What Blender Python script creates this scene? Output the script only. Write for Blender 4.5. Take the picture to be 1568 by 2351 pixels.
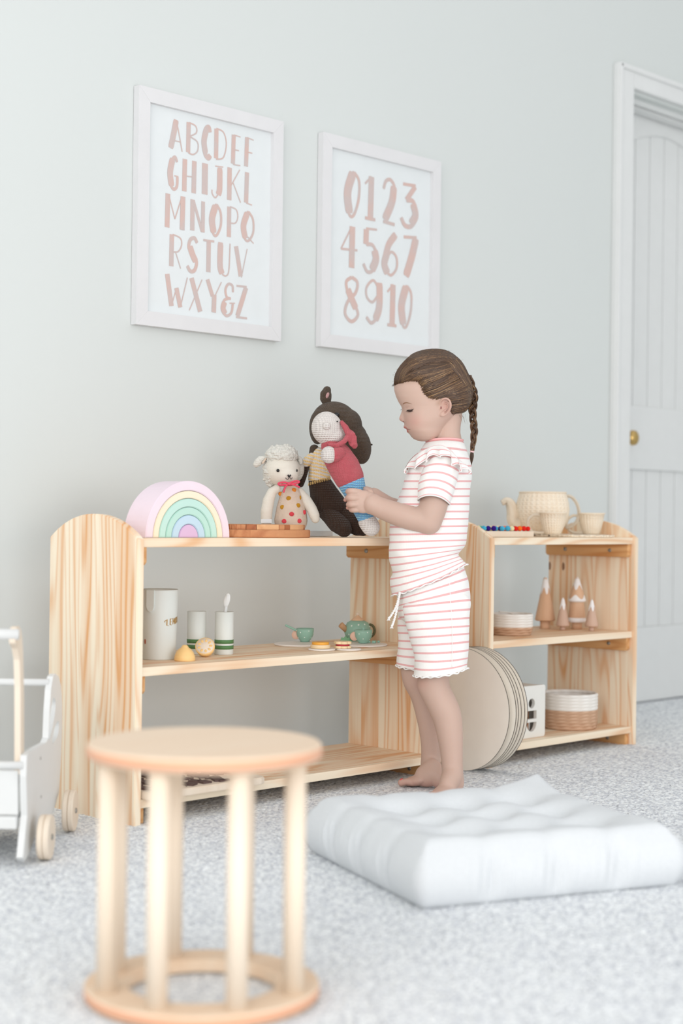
import bpy, bmesh, math, random
import numpy as np
from mathutils import Vector, Matrix
random.seed(7); RNG = np.random.default_rng(7)
SC = bpy.context.scene
for o in list(bpy.data.objects): bpy.data.objects.remove(o)
COL = SC.collection
PI = math.pi

# ------------------------------------------------------------------ camera (solved from the vanishing points)
F_PX, YAW, PITCH, ROLL, CAM_H, CAM_D = 3685.41, 0.798, 0.00284, 0.01245, 0.65361, 3.11866
IW, IH = 1568, 2351
def _axes():
    cy, sy, cp, sp = math.cos(YAW), math.sin(YAW), math.cos(PITCH), math.sin(PITCH)
    fwd = np.array([sy*cp, cy*cp, sp]); right = np.array([cy, -sy, 0.]); up = np.cross(right, fwd)
    cr, sr = math.cos(ROLL), math.sin(ROLL)
    return cr*right+sr*up, -sr*right+cr*up, fwd
AR, AU, AW = _axes(); CC = np.array([0., -CAM_D, CAM_H])
cam_d = bpy.data.cameras.new('camera'); cam = bpy.data.objects.new('camera', cam_d); COL.objects.link(cam)
cam.matrix_world = Matrix([[AR[0], AU[0], -AW[0], CC[0]], [AR[1], AU[1], -AW[1], CC[1]], [AR[2], AU[2], -AW[2], CC[2]], [0, 0, 0, 1]])
cam_d.sensor_fit = 'VERTICAL'; cam_d.sensor_height = 36.0; cam_d.lens = F_PX/IH*36.0
cam_d.dof.use_dof = True; cam_d.dof.focus_distance = 3.82; cam_d.dof.aperture_fstop = 2.2
cam_d.clip_start = 0.05
SC.camera = cam
# ------------------------------------------------------------------ world, light, exposure
SC.view_settings.view_transform = 'Standard'; SC.view_settings.look = 'None'
SC.view_settings.gamma = 1.0; SC.view_settings.exposure = -0.10; SC.view_settings.use_curve_mapping = False
wd = bpy.data.worlds.new('daylight'); SC.world = wd; wd.use_nodes = True
bg = wd.node_tree.nodes['Background']; bg.inputs[0].default_value = (0.955, 0.972, 0.985, 1); bg.inputs[1].default_value = 0.94
def area(name, loc, target, sx, sy, power, col):
    l = bpy.data.lights.new(name, 'AREA'); l.shape = 'RECTANGLE'; l.size = sx; l.size_y = sy; l.energy = power; l.color = col
    o = bpy.data.objects.new(name, l); COL.objects.link(o); o.location = loc
    o.rotation_euler = (Vector(target)-Vector(loc)).to_track_quat('-Z', 'Y').to_euler(); return o
area('window_daylight', (-0.9, -2.3, 1.6), (2.6, -0.5, 0.6), 2.2, 2.0, 46, (1.0, 0.985, 0.96))
area('rear_fill_light', (1.2, -5.0, 0.85), (2.6, -0.3, 0.4), 4.2, 1.4, 72, (1.0, 0.99, 0.98))  # added low fill behind the camera, brightens the space under the shelves

# ------------------------------------------------------------------ geometry helpers
def hit(px, py, axis, val):
    d = AW + AR*(px-IW/2)/F_PX - AU*(py-IH/2)/F_PX
    return CC + d*((val-CC[axis])/d[axis])
def P(px, py, Z):                       # the point at depth Z metres along the view axis
    return CC + Z*(AW + AR*(px-IW/2)/F_PX - AU*(py-IH/2)/F_PX)
RH = np.array([math.cos(YAW), -math.sin(YAW), 0.]); WH = np.array([math.sin(YAW), math.cos(YAW), 0.])
def G(px, Z, z):                        # ground style point at height z
    p = CC + WH*Z + RH*((px-IW/2)/F_PX*Z); p[2] = z
    for _ in range(3):
        d = p-CC; q = IW/2 + F_PX*(d@AR)/(d@AW); p = p - RH*((q-px)/F_PX*Z)
    return p
def S(n, Z): return n*Z/F_PX
def srgb(r, g, b):
    f = lambda c: (c/255/12.92) if c/255 <= .04045 else ((c/255+.055)/1.055)**2.4
    return (f(r), f(g), f(b), 1.0)
def root_loc(p):
    v = np.zeros(3)
    while p is not None: v = v + np.array(p.location); p = p.parent
    return v
def tag(o, label=None, cat=None, group=None, kind=None):
    if label: o['label'] = label
    if cat: o['category'] = cat
    if group: o['group'] = group
    if kind: o['kind'] = kind
    return o
def thing(name, loc, label, cat, group=None):
    o = bpy.data.objects.new(name, None); COL.objects.link(o); o.location = tuple(loc); o.empty_display_size = .05
    return tag(o, label, cat, group)
def mk(name, V, Fs, mat, parent=None, smooth=True, uv=None, cols=None, origin=None, mats=None, fmat=None):
    V = np.array(V, dtype=float)
    if parent is not None: org = root_loc(parent)
    elif origin is not None: org = np.array(origin, float)
    else: org = np.array([V[:, 0].mean(), V[:, 1].mean(), V[:, 2].min()])
    me = bpy.data.meshes.new(name); me.from_pydata((V-org).tolist(), [], [tuple(int(i) for i in f) for f in Fs]); me.update()
    if uv is not None:
        lay = me.uv_layers.new(name='UVMap'); li = np.zeros(len(me.loops), dtype=np.int32); me.loops.foreach_get('vertex_index', li)
        lay.data.foreach_set('uv', np.array(uv, dtype=np.float32)[li].ravel())
    if cols is not None:
        at = me.color_attributes.new('col', 'FLOAT_COLOR', 'POINT'); at.data.foreach_set('color', np.array(cols, dtype=np.float32).ravel())
    for m in (mats or [mat]): me.materials.append(m)
    if fmat is not None: me.polygons.foreach_set('material_index', np.array(fmat, dtype=np.int32))
    if smooth: me.polygons.foreach_set('use_smooth', [True]*len(me.polygons))
    o = bpy.data.objects.new(name, me); COL.objects.link(o)
    if parent is None: o.location = tuple(org)
    else: o.parent = parent
    return o
class MB:                               # collects pieces into one mesh
    def __init__(s): s.V = []; s.F = []
    def add(s, V, F):
        n = len(s.V); s.V += [tuple(map(float, v)) for v in V]; s.F += [tuple(n+i for i in f) for f in F]; return s
def g_box(c, sz, rot=None, bev=0.0):
    bm = bmesh.new(); bmesh.ops.create_cube(bm, size=1)
    for v in bm.verts: v.co = Vector((v.co.x*sz[0], v.co.y*sz[1], v.co.z*sz[2]))
    if bev > 0: bmesh.ops.bevel(bm, geom=bm.edges[:], offset=bev, segments=2, affect='EDGES', profile=.6)
    bm.verts.ensure_lookup_table()
    M = rot if rot is not None else np.eye(3)
    V = [np.array(c)+np.array(M)@np.array(v.co) for v in bm.verts]; F = [[v.index for v in f.verts] for f in bm.faces]; bm.free(); return V, F
def g_prism(pts, fn0, fn1, bev=0.0):    # pts 2D polygon (ccw); fn maps 2D -> 3D for both caps
    n = len(pts); V = [fn0(p) for p in pts]+[fn1(p) for p in pts]
    bm = bmesh.new(); vs = [bm.verts.new(v) for v in V]
    bm.faces.new(vs[:n]); bm.faces.new(vs[n:][::-1])
    for i in range(n): bm.faces.new([vs[i], vs[n+i], vs[n+(i+1) % n], vs[(i+1) % n]])
    bmesh.ops.recalc_face_normals(bm, faces=bm.faces[:])
    if bev > 0:
        ed = [e for e in bm.edges if len(e.link_faces) == 2 and (len(e.link_faces[0].verts) > 4 or len(e.link_faces[1].verts) > 4 or n == 4) and e.calc_face_angle(0) > .6]
        bmesh.ops.bevel(bm, geom=ed, offset=bev, segments=2, affect='EDGES')
    bm.verts.index_update(); bm.verts.ensure_lookup_table()
    V = [tuple(v.co) for v in bm.verts]; F = [[v.index for v in f.verts] for f in bm.faces]; bm.free(); return V, F
def g_lathe(prof, c, n=48, ax=None):    # prof [(r,h)], axis along +z unless ax = (X,Y,Z) basis
    B = ax if ax is not None else (np.array([1., 0, 0]), np.array([0, 1., 0]), np.array([0, 0, 1.]))
    V = []; F = []; c = np.array(c, float)
    for r, h in prof:
        for k in range(n):
            a = 2*PI*k/n; V.append(c+B[0]*r*math.cos(a)+B[1]*r*math.sin(a)+B[2]*h)
    for i in range(len(prof)-1):
        for k in range(n):
            k2 = (k+1) % n; F.append((i*n+k, i*n+k2, (i+1)*n+k2, (i+1)*n+k))
    F.append(tuple(range(n))[::-1]); F.append(tuple((len(prof)-1)*n+k for k in range(n)))
    return V, F
def g_ell(c, R, axes=None, n=20, m=14):
    A = axes if axes is not None else np.eye(3); V = []; F = []; c = np.array(c, float)
    for i in range(1, m):
        t = PI*i/m
        for k in range(n):
            a = 2*PI*k/n; l = np.array([R[0]*math.sin(t)*math.cos(a), R[1]*math.sin(t)*math.sin(a), R[2]*math.cos(t)])
            V.append(c+l[0]*A[0]+l[1]*A[1]+l[2]*A[2])
    V.append(c+A[2]*R[2]); V.append(c-A[2]*R[2]); T = len(V)-2; Bm = T+1
    for i in range(m-2):
        for k in range(n): k2 = (k+1) % n; F.append((i*n+k, (i+1)*n+k, (i+1)*n+k2, i*n+k2))
    for k in range(n): k2 = (k+1) % n; F.append((T, k, k2)); F.append((Bm, (m-2)*n+k2, (m-2)*n+k))
    return V, F
def catmull(pts, per=6, closed=False):
    pts = [np.array(p, float) for p in pts]; n = len(pts); out = []
    rng = range(n if closed else n-1)
    for i in rng:
        p0 = pts[(i-1) % n] if (closed or i > 0) else 2*pts[0]-pts[1]
        p1 = pts[i]; p2 = pts[(i+1) % n]; p3 = pts[(i+2) % n] if (closed or i+2 < n) else 2*pts[-1]-pts[-2]
        for k in range(per):
            t = k/per; out.append(.5*((2*p1)+(-p0+p2)*t+(2*p0-5*p1+4*p2-p3)*t*t+(-p0+3*p1-3*p2+p3)*t**3))
    if not closed: out.append(pts[-1])
    return out
def g_tube(pts, rad, n=10, closed=False, flat=None):
    pts = [np.array(p, float) for p in pts]; m = len(pts)
    if not hasattr(rad, '__len__'): rad = [rad]*m
    V = []; F = []; up = None
    for i in range(m):
        if closed: t = pts[(i+1) % m]-pts[(i-1) % m]
        else: t = pts[min(i+1, m-1)]-pts[max(i-1, 0)]
        t = t/(np.linalg.norm(t)+1e-12)
        if up is None:
            up = np.array([0, 0, 1.]) if abs(t[2]) < .9 else np.array([1., 0, 0])
        up = up-t*(up@t); up = up/(np.linalg.norm(up)+1e-12); s = np.cross(t, up)
        for k in range(n):
            a = 2*PI*k/n; V.append(pts[i]+rad[i]*(math.cos(a)*s+math.sin(a)*up))
    for i in range(m if closed else m-1):
        j = (i+1) % m
        for k in range(n): k2 = (k+1) % n; F.append((i*n+k, i*n+k2, j*n+k2, j*n+k))
    if not closed: F.append(tuple(range(n))[::-1]); F.append(tuple((m-1)*n+k for k in range(n)))
    return V, F
def g_caps(pts, rad, n=14):             # tube with rounded ends
    pts = [np.array(p, float) for p in pts]; rad = list(rad) if hasattr(rad, '__len__') else [rad]*len(pts)
    a = pts[0]-pts[1]; a /= np.linalg.norm(a); b = pts[-1]-pts[-2]; b /= np.linalg.norm(b)
    hd = [(pts[0]+a*rad[0]*s, rad[0]*math.sqrt(max(1-s*s, .0004))) for s in (1, .92, .75, .5, .25)]
    tl = [(pts[-1]+b*rad[-1]*s, rad[-1]*math.sqrt(max(1-s*s, .0004))) for s in (.25, .5, .75, .92, 1)]
    return g_tube([h[0] for h in hd]+pts+[t[0] for t in tl], [h[1] for h in hd]+rad+[t[1] for t in tl], n)
def g_curve2d(outer, holes, depth, fn):  # flat plate with holes: returns V,F; fn(x,y,z)->3D
    cu = bpy.data.curves.new('tmp', 'CURVE'); cu.dimensions = '2D'; cu.fill_mode = 'BOTH'; cu.extrude = depth/2
    for poly in [outer]+list(holes):
        sp = cu.splines.new('POLY'); sp.points.add(len(poly)-1); sp.use_cyclic_u = True
        for i, q in enumerate(poly): sp.points[i].co = (q[0], q[1], 0, 1)
    o = bpy.data.objects.new('tmp', cu); COL.objects.link(o)
    dg = bpy.context.evaluated_depsgraph_get(); me = bpy.data.meshes.new_from_object(o.evaluated_get(dg))
    V = [fn(*v.co) for v in me.vertices]; F = [tuple(p.vertices) for p in me.polygons]
    bpy.data.objects.remove(o); bpy.data.meshes.remove(me); return V, F
def remesh(V, F, vox, smooth=4):
    me = bpy.data.meshes.new('tmp'); me.from_pydata([tuple(map(float, v)) for v in V], [], F); o = bpy.data.objects.new('tmp', me); COL.objects.link(o)
    bm = bmesh.new(); bm.from_mesh(me); bmesh.ops.recalc_face_normals(bm, faces=bm.faces[:]); bm.to_mesh(me); bm.free()
    m = o.modifiers.new('r', 'REMESH'); m.mode = 'VOXEL'; m.voxel_size = vox
    if smooth: s = o.modifiers.new('s', 'SMOOTH'); s.iterations = smooth; s.factor = .5
    dg = bpy.context.evaluated_depsgraph_get(); m2 = bpy.data.meshes.new_from_object(o.evaluated_get(dg))
    n = len(m2.vertices); VV = np.zeros(n*3); m2.vertices.foreach_get('co', VV); VV = VV.reshape(-1, 3)
    FF = [tuple(p.vertices) for p in m2.polygons]; bpy.data.objects.remove(o); bpy.data.meshes.remove(me); bpy.data.meshes.remove(m2)
    return VV, FF
def interp(x, tab, col): return float(np.interp(x, [t[0] for t in tab], [t[col] for t in tab]))
def rotz(a): c, s = math.cos(a), math.sin(a); return np.array([[c, -s, 0], [s, c, 0], [0, 0, 1.]])
def noise3(p, f, seed=0.0):
    x, y, z = p[0]*f+seed, p[1]*f+seed*1.7, p[2]*f-seed
    return (math.sin(x*1.3+1.7*math.sin(y*1.1+z*.7))+math.sin(y*1.7+1.3*math.sin(z*1.3+x*.6))+math.sin(z*1.9+1.1*math.sin(x*.9-y*.8)))/3
def circle2(cx, cy, r, n=40, r2=None): return [(cx+r*math.cos(2*PI*i/n), cy+(r2 or r)*math.sin(2*PI*i/n)) for i in range(n)]

# ------------------------------------------------------------------ materials
class NT:
    def __init__(s, name):
        s.m = bpy.data.materials.new(name); s.m.use_nodes = True; s.t = s.m.node_tree; s.n = s.t.nodes; s.b = s.n['Principled BSDF']
    def new(s, kind, **kw):
        nd = s.n.new(kind)
        for k, v in kw.items():
            if k.startswith('i_'): nd.inputs[int(k[2:])].default_value = v
            else: setattr(nd, k, v)
        return nd
    def link(s, a, b): s.t.links.new(a, b)
    def math(s, op, a, b=None, c=None):
        nd = s.n.new('ShaderNodeMath'); nd.operation = op
        for i, v in enumerate((a, b, c)):
            if v is None: continue
            if isinstance(v, (int, float)): nd.inputs[i].default_value = v
            else: s.link(v, nd.inputs[i])
        return nd.outputs[0]
    def mix(s, f, a, b, mode='MIX'):
        nd = s.n.new('ShaderNodeMix'); nd.data_type = 'RGBA'; nd.blend_type = mode; nd.clamp_factor = True
        for sock, v in ((nd.inputs[0], f), (nd.inputs[6], a), (nd.inputs[7], b)):
            if isinstance(v, (int, float)): sock.default_value = v
            elif isinstance(v, tuple): sock.default_value = v
            else: s.link(v, sock)
        return nd.outputs[2]
    def coords(s, scale=(1, 1, 1), kind='Object', rand=True):
        tc = s.n.new('ShaderNodeTexCoord'); mp = s.n.new('ShaderNodeMapping'); mp.inputs['Scale'].default_value = scale
        if rand and kind == 'Object':
            oi = s.n.new('ShaderNodeObjectInfo'); v = s.n.new('ShaderNodeVectorMath'); v.operation = 'MULTIPLY_ADD'
            cmb = s.n.new('ShaderNodeCombineXYZ')
            for i in range(3): s.link(oi.outputs['Random'], cmb.inputs[i])
            s.link(cmb.outputs[0], v.inputs[0]); v.inputs[1].default_value = (3.1, 5.7, 4.3); s.link(tc.outputs[kind], v.inputs[2]); s.link(v.outputs[0], mp.inputs[0])
        else: s.link(tc.outputs[kind], mp.inputs[0])
        return mp.outputs[0]
    def noise(s, vec, scale, detail=2, rough=.5, dist=0):
        nd = s.n.new('ShaderNodeTexNoise'); s.link(vec, nd.inputs['Vector']); nd.inputs['Scale'].default_value = scale
        nd.inputs['Detail'].default_value = detail; nd.inputs['Roughness'].default_value = rough; nd.inputs['Distortion'].default_value = dist
        return nd.outputs['Fac']
    def ramp(s, f, stops):
        nd = s.n.new('ShaderNodeValToRGB'); e = nd.color_ramp.elements
        while len(e) < len(stops): e.new(.5)
        for i, (p, c) in enumerate(stops): e[i].position = p; e[i].color = c
        s.link(f, nd.inputs[0]); return nd.outputs[0]
    def bump(s, h, strength=.3, dist=.001):
        nd = s.n.new('ShaderNodeBump'); nd.inputs['Strength'].default_value = strength; nd.inputs['Distance'].default_value = dist
        s.link(h, nd.inputs['Height']); s.link(nd.outputs[0], s.b.inputs['Normal'])
    def col(s, c):
        if isinstance(c, tuple): s.b.inputs['Base Color'].default_value = c
        else: s.link(c, s.b.inputs['Base Color'])
    def fin(s, rough=.6, spec=.4, metal=0, sss=0):
        s.b.inputs['Roughness'].default_value = rough; s.b.inputs['Specular IOR Level'].default_value = spec; s.b.inputs['Metallic'].default_value = metal
        if sss: s.b.inputs['Subsurface Weight'].default_value = sss; s.b.inputs['Subsurface Scale'].default_value = .01; s.b.inputs['Subsurface Radius'].default_value = (1, .35, .2)
        return s.m
def paint(name, c, rough=.5, spec=.4, metal=0, bumpy=0, var=.03, sss=0):
    m = NT(name); v = m.coords(); f = m.noise(v, 18, 3)
    dk = tuple(x*(1-var) for x in c[:3])+(1,); lt = tuple(min(1, x*(1+var)) for x in c[:3])+(1,)
    m.col(m.mix(f, dk, lt)); m.bump(m.noise(v, 420, 2), bumpy or .05, .0006); return m.fin(rough, spec, metal, sss)
def pine(name, along, across, light, dark, plank=.062, rough=.55, lines=74, strength=1.0):
    m = NT(name); v = m.coords(); sep = m.n.new('ShaderNodeSeparateXYZ'); m.link(v, sep.inputs[0])
    A = sep.outputs[along]; B = sep.outputs[across]; Cc = sep.outputs[3-along-across]
    pl = m.math('FLOOR', m.math('DIVIDE', m.math('ADD', B, m.math('MULTIPLY', Cc, .0)), plank))
    wn = m.n.new('ShaderNodeTexWhiteNoise'); wn.noise_dimensions = '1D'; m.link(pl, wn.inputs['W']); R = wn.outputs['Value']
    def vec(sa, sb, sc, off):
        c = m.n.new('ShaderNodeCombineXYZ'); m.link(m.math('MULTIPLY', A, sa), c.inputs[0])
        m.link(m.math('ADD', m.math('MULTIPLY', B, sb), m.math('MULTIPLY', R, off)), c.inputs[1]); m.link(m.math('MULTIPLY', Cc, sc), c.inputs[2]); return c.outputs[0]
    n1 = m.noise(vec(.9, 11, 8, 31), 1.0, 1.5, .45)
    rings = m.math('SINE', m.math('MULTIPLY', n1, lines)); rings = m.math('MULTIPLY_ADD', rings, .5, .5)
    rings = m.math('POWER', rings, 2.2)
    n2 = m.noise(vec(2.0, 260, 260, 9), 1.0, 2)
    n3 = m.noise(vec(.35, 26, 10, 17), 1.0, 2)
    f = m.math('ADD', m.math('MULTIPLY', rings, .46*strength), m.math('ADD', m.math('MULTIPLY', m.math('SUBTRACT', n2, .5), .35), m.math('MULTIPLY', m.math('SUBTRACT', n3, .42), 1.25)))
    f = m.math('ADD', f, m.math('MULTIPLY', R, .14))
    c = m.ramp(f, [(0.0, light), (.35, tuple(.7*a+.3*b for a, b in zip(light, dark))), (.95, dark)])
    vo = m.n.new('ShaderNodeTexVoronoi'); vo.feature = 'F1'; m.link(vec(3.4, 9, 9, 5), vo.inputs['Vector']); vo.inputs['Scale'].default_value = 1
    kn = m.math('LESS_THAN', m.math('ADD', vo.outputs['Distance'], m.math('MULTIPLY', n2, .02)), .055)
    sc = m.n.new('ShaderNodeSeparateColor'); m.link(vo.outputs['Color'], sc.inputs[0])
    kn = m.math('MULTIPLY', kn, m.math('GREATER_THAN', sc.outputs[0], .55))
    c = m.mix(m.math('MULTIPLY', kn, .85), c, srgb(120, 70, 40))
    m.col(c); m.bump(m.math('ADD', rings, n2), .08, .0006); return m.fin(rough, .35)
PL, PD = srgb(249, 234, 210), srgb(226, 164, 106)
M_panel = pine('pine_board_upright', 2, 1, PL, PD)
M_shelf = pine('pine_board_shelf', 0, 1, PL, PD, plank=.075)
M_bat = pine('pine_batten', 1, 2, srgb(230, 182, 128), srgb(194, 124, 62), plank=.5)
M_stool = pine('beech_plywood_stool', 0, 1, srgb(230, 208, 184), srgb(220, 184, 150), plank=2, strength=.3)
M_dowel = pine('birch_dowel', 2, 1, srgb(238, 225, 208), srgb(228, 206, 180), plank=2, strength=.3)
M_rim = paint('plywood_ring_edge', srgb(226, 172, 140), .5)
M_ply = pine('birch_ply', 2, 1, srgb(236, 222, 204), srgb(222, 200, 176), plank=2, strength=.25)
M_white = paint('white_paint', srgb(226, 227, 226), .4)
M_frame = paint('white_frame_wood', srgb(224, 223, 224), .5, bumpy=.3)
M_paper = paint('poster_paper', srgb(226, 230, 231), .6, .3)
M_pinkink = None
M_screw = paint('zinc_screw', srgb(170, 168, 164), .35, .5, .9)
M_brass = paint('brass', srgb(205, 172, 110), .28, .5, 1)
M_black = paint('black_thread', srgb(24, 22, 22), .4)
def two(name, c1, c2, scale, rough=.7, stretch=(1, 1, 1), bump=.3, dist=.001, lo=.4, hi=.6):
    m = NT(name); v = m.coords(stretch); f = m.noise(v, scale, 3); m.col(m.ramp(f, [(lo, c1), (hi, c2)])); m.bump(f, bump, dist); return m.fin(rough, .25)
M_pinkink = two('rose_watercolour_ink', srgb(212, 184, 176), srgb(204, 188, 184), 14, .7, bump=.02)
def knit(name, c, c2=None, rows=230, strength=.9, fuzz=.3, stripes=None, crease=None):
    # rows of small V stitches: a row wave crossed with a column wave, in relief and as shade painted into the stitch gaps; base colour gets a little yarn variation
    m = NT(name); v = m.coords(rand=False); sep = m.n.new('ShaderNodeSeparateXYZ'); m.link(v, sep.inputs[0])
    rows = rows*2.2; wob = m.math('MULTIPLY', m.noise(v, 34, 2), 5.0)
    zr = m.math('ADD', m.math('MULTIPLY', sep.outputs[2], rows*2*PI/1.4), wob)
    h = m.math('ADD', m.math('MULTIPLY', sep.outputs[0], .70), m.math('MULTIPLY', sep.outputs[1], -.72))
    d = m.math('ADD', m.math('MULTIPLY', sep.outputs[0], .72), m.math('MULTIPLY', sep.outputs[1], .70))
    xr = m.math('MULTIPLY', m.math('ADD', h, m.math('MULTIPLY', d, .6)), rows*2*PI/1.6)
    k = m.math('MULTIPLY', m.math('MULTIPLY_ADD', m.math('SINE', zr), .5, .5), m.math('MULTIPLY_ADD', m.math('SINE', m.math('ADD', xr, wob)), .35, .65))
    nz = m.noise(v, 700, 3); yarn = m.noise(v, 60, 3)
    c2 = c2 or tuple(x*.72 for x in c[:3])+(1,)
    base = m.mix(m.math('MULTIPLY', yarn, .55), c, c2)
    base = m.mix(m.math('MULTIPLY', m.math('POWER', m.math('SUBTRACT', 1.0, k), 1.3), .6 if crease else .40), base, crease or tuple(x*.5 for x in c[:3])+(1,))
    if stripes:
        per, frac, sc = stripes
        s = m.math('FRACT', m.math('DIVIDE', m.math('ADD', sep.outputs[2], m.math('ADD', m.math('MULTIPLY', h, .22), m.math('MULTIPLY', m.noise(v, 160, 1), .004))), per))
        base = m.mix(m.math('LESS_THAN', s, frac), base, sc)
    m.col(base); m.bump(m.math('ADD', k, m.math('MULTIPLY', nz, fuzz)), strength, .0022)
    m.b.inputs['Sheen Weight'].default_value = .15
    return m.fin(.9, .1)
def wicker(name, c1, c2, R=.07):
    m = NT(name); uvc = m.coords((1, 1, 1), 'UV'); sep = m.n.new('ShaderNodeSeparateXYZ'); m.link(uvc, sep.inputs[0])
    col = m.math('SINE', m.math('MULTIPLY', sep.outputs[0], 2*PI)); row = m.math('SINE', m.math('MULTIPLY', sep.outputs[1], 2*PI))
    rib = m.math('MULTIPLY_ADD', col, .5, .5); h = m.math('ADD', m.math('MULTIPLY', m.math('MULTIPLY', col, row), .35), m.math('MULTIPLY', rib, .75)); v = m.coords(); nz = m.noise(v, 60, 3)
    edge = m.math('ABSOLUTE', row)
    f = m.math('ADD', m.math('MULTIPLY', h, .45), nz)
    c = m.mix(f, c2, c1); c = m.mix(m.math('MULTIPLY', m.math('LESS_THAN', edge, .3), .25), c, tuple(x*.5 for x in c2[:3])+(1,))
    m.col(c); m.bump(m.math('ADD', m.math('MULTIPLY', h, 1.0), m.math('MULTIPLY', edge, .5)), .9, .0018); return m.fin(.6, .3)
M_wick = wicker('pale_wicker', srgb(255, 242, 222), srgb(246, 224, 196))
def stripe_mat():
    m = NT('ribbed_jersey_pink_stripes'); uvc = m.coords((1, 1, 1), 'UV'); sep = m.n.new('ShaderNodeSeparateXYZ'); m.link(uvc, sep.inputs[0])
    s = m.math('FRACT', sep.outputs[1]); f = m.math('LESS_THAN', s, .235)
    rib = m.math('MULTIPLY_ADD', m.math('SINE', m.math('MULTIPLY', sep.outputs[0], 2*PI*60)), .5, .5)
    v = m.coords(); nz = m.noise(v, 40, 3)
    base = m.mix(f, srgb(248, 246, 243), srgb(236, 182, 182))
    base = m.mix(m.math('MULTIPLY', rib, .05), base, srgb(205, 196, 192)); m.col(base)
    m.bump(m.math('ADD', m.math('MULTIPLY', rib, .12), nz), .35, .003); m.b.inputs['Sheen Weight'].default_value = .1
    return m.fin(.85, .15)
M_jersey = stripe_mat(); M_trim = paint('white_cotton_trim', srgb(248, 246, 243), .85, .1, bumpy=.3); M_pinktrim = paint('pink_cotton_trim', srgb(240, 186, 184), .85, .1)
def attr_mat(name, rough, spec, sss=0, sheen=0):
    m = NT(name); a = m.n.new('ShaderNodeAttribute'); a.attribute_name = 'col'; v = m.coords(); nz = m.noise(v, 260, 2)
    m.col(m.mix(m.math('MULTIPLY', nz, .10), a.outputs['Color'], srgb(200, 140, 120)) if sss else a.outputs['Color'])
    m.bump(m.noise(v, 900, 2), .12, .0004)
    if sheen: m.b.inputs['Sheen Weight'].default_value = sheen
    return m.fin(rough, spec, 0, sss)
M_skin = attr_mat('skin', .5, .35, .12); M_hair = attr_mat('brown_hair_strands', .38, .5)
def wall_mat():
    m = NT('pale_wall_paint'); v = m.coords(rand=False); n1 = m.noise(v, 1.1, 2); n2 = m.noise(v, 300, 3)
    m.col(m.mix(n1, srgb(213, 217, 215), srgb(216, 220, 218))); m.bump(n2, .12, .0008); return m.fin(.75, .2)
M_wall = wall_mat()
def carpet_mat():
    m = NT('grey_heather_carpet'); v = m.coords(rand=False); a = m.n.new('ShaderNodeAttribute'); a.attribute_name = 'col'
    n = m.noise(v, 420, 3, .7); m.col(m.mix(m.ramp(n, [(.35, (0, 0, 0, 1)), (.65, (1, 1, 1, 1))]), m.mix(.35, a.outputs['Color'], srgb(216, 216, 220)), a.outputs['Color']))
    m.bump(n, .3, .002); return m.fin(.95, .05)
M_carpet = carpet_mat()
M_carpet_base = two('grey_carpet_base', srgb(196, 199, 206), srgb(250, 252, 253), 380, .95, bump=.5, dist=.004)

# ------------------------------------------------------------------ the room
UF, UB, SH = -.482, -.172, .603                    # unit front, unit back, top-shelf height
def struct(name, V, F, mat, **k): return tag(mk(name, V, F, mat, smooth=False, **k), kind='structure')
DX0, DX1, DZ = 4.572, 5.36, 2.108                  # door opening
mb = MB()
for x0, x1, z0, z1 in ((-3.2, DX0, 0, 2.75), (DX1, 6.6, 0, 2.75), (DX0, DX1, DZ, 2.75)):
    mb.add(*g_box(((x0+x1)/2, .07, (z0+z1)/2), (x1-x0, .14, z1-z0)))
struct('wall_back', mb.V, mb.F, M_wall, origin=(0, 0, 0))
struct('floor', *g_box((1.7, -2.4, -.025), (9.8, 5.6, .05)), M_carpet_base, origin=(0, 0, 0))
struct('wall_right', *g_box((6.66, -2.4, 1.375), (.12, 5.3, 2.75)), M_wall)
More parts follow.
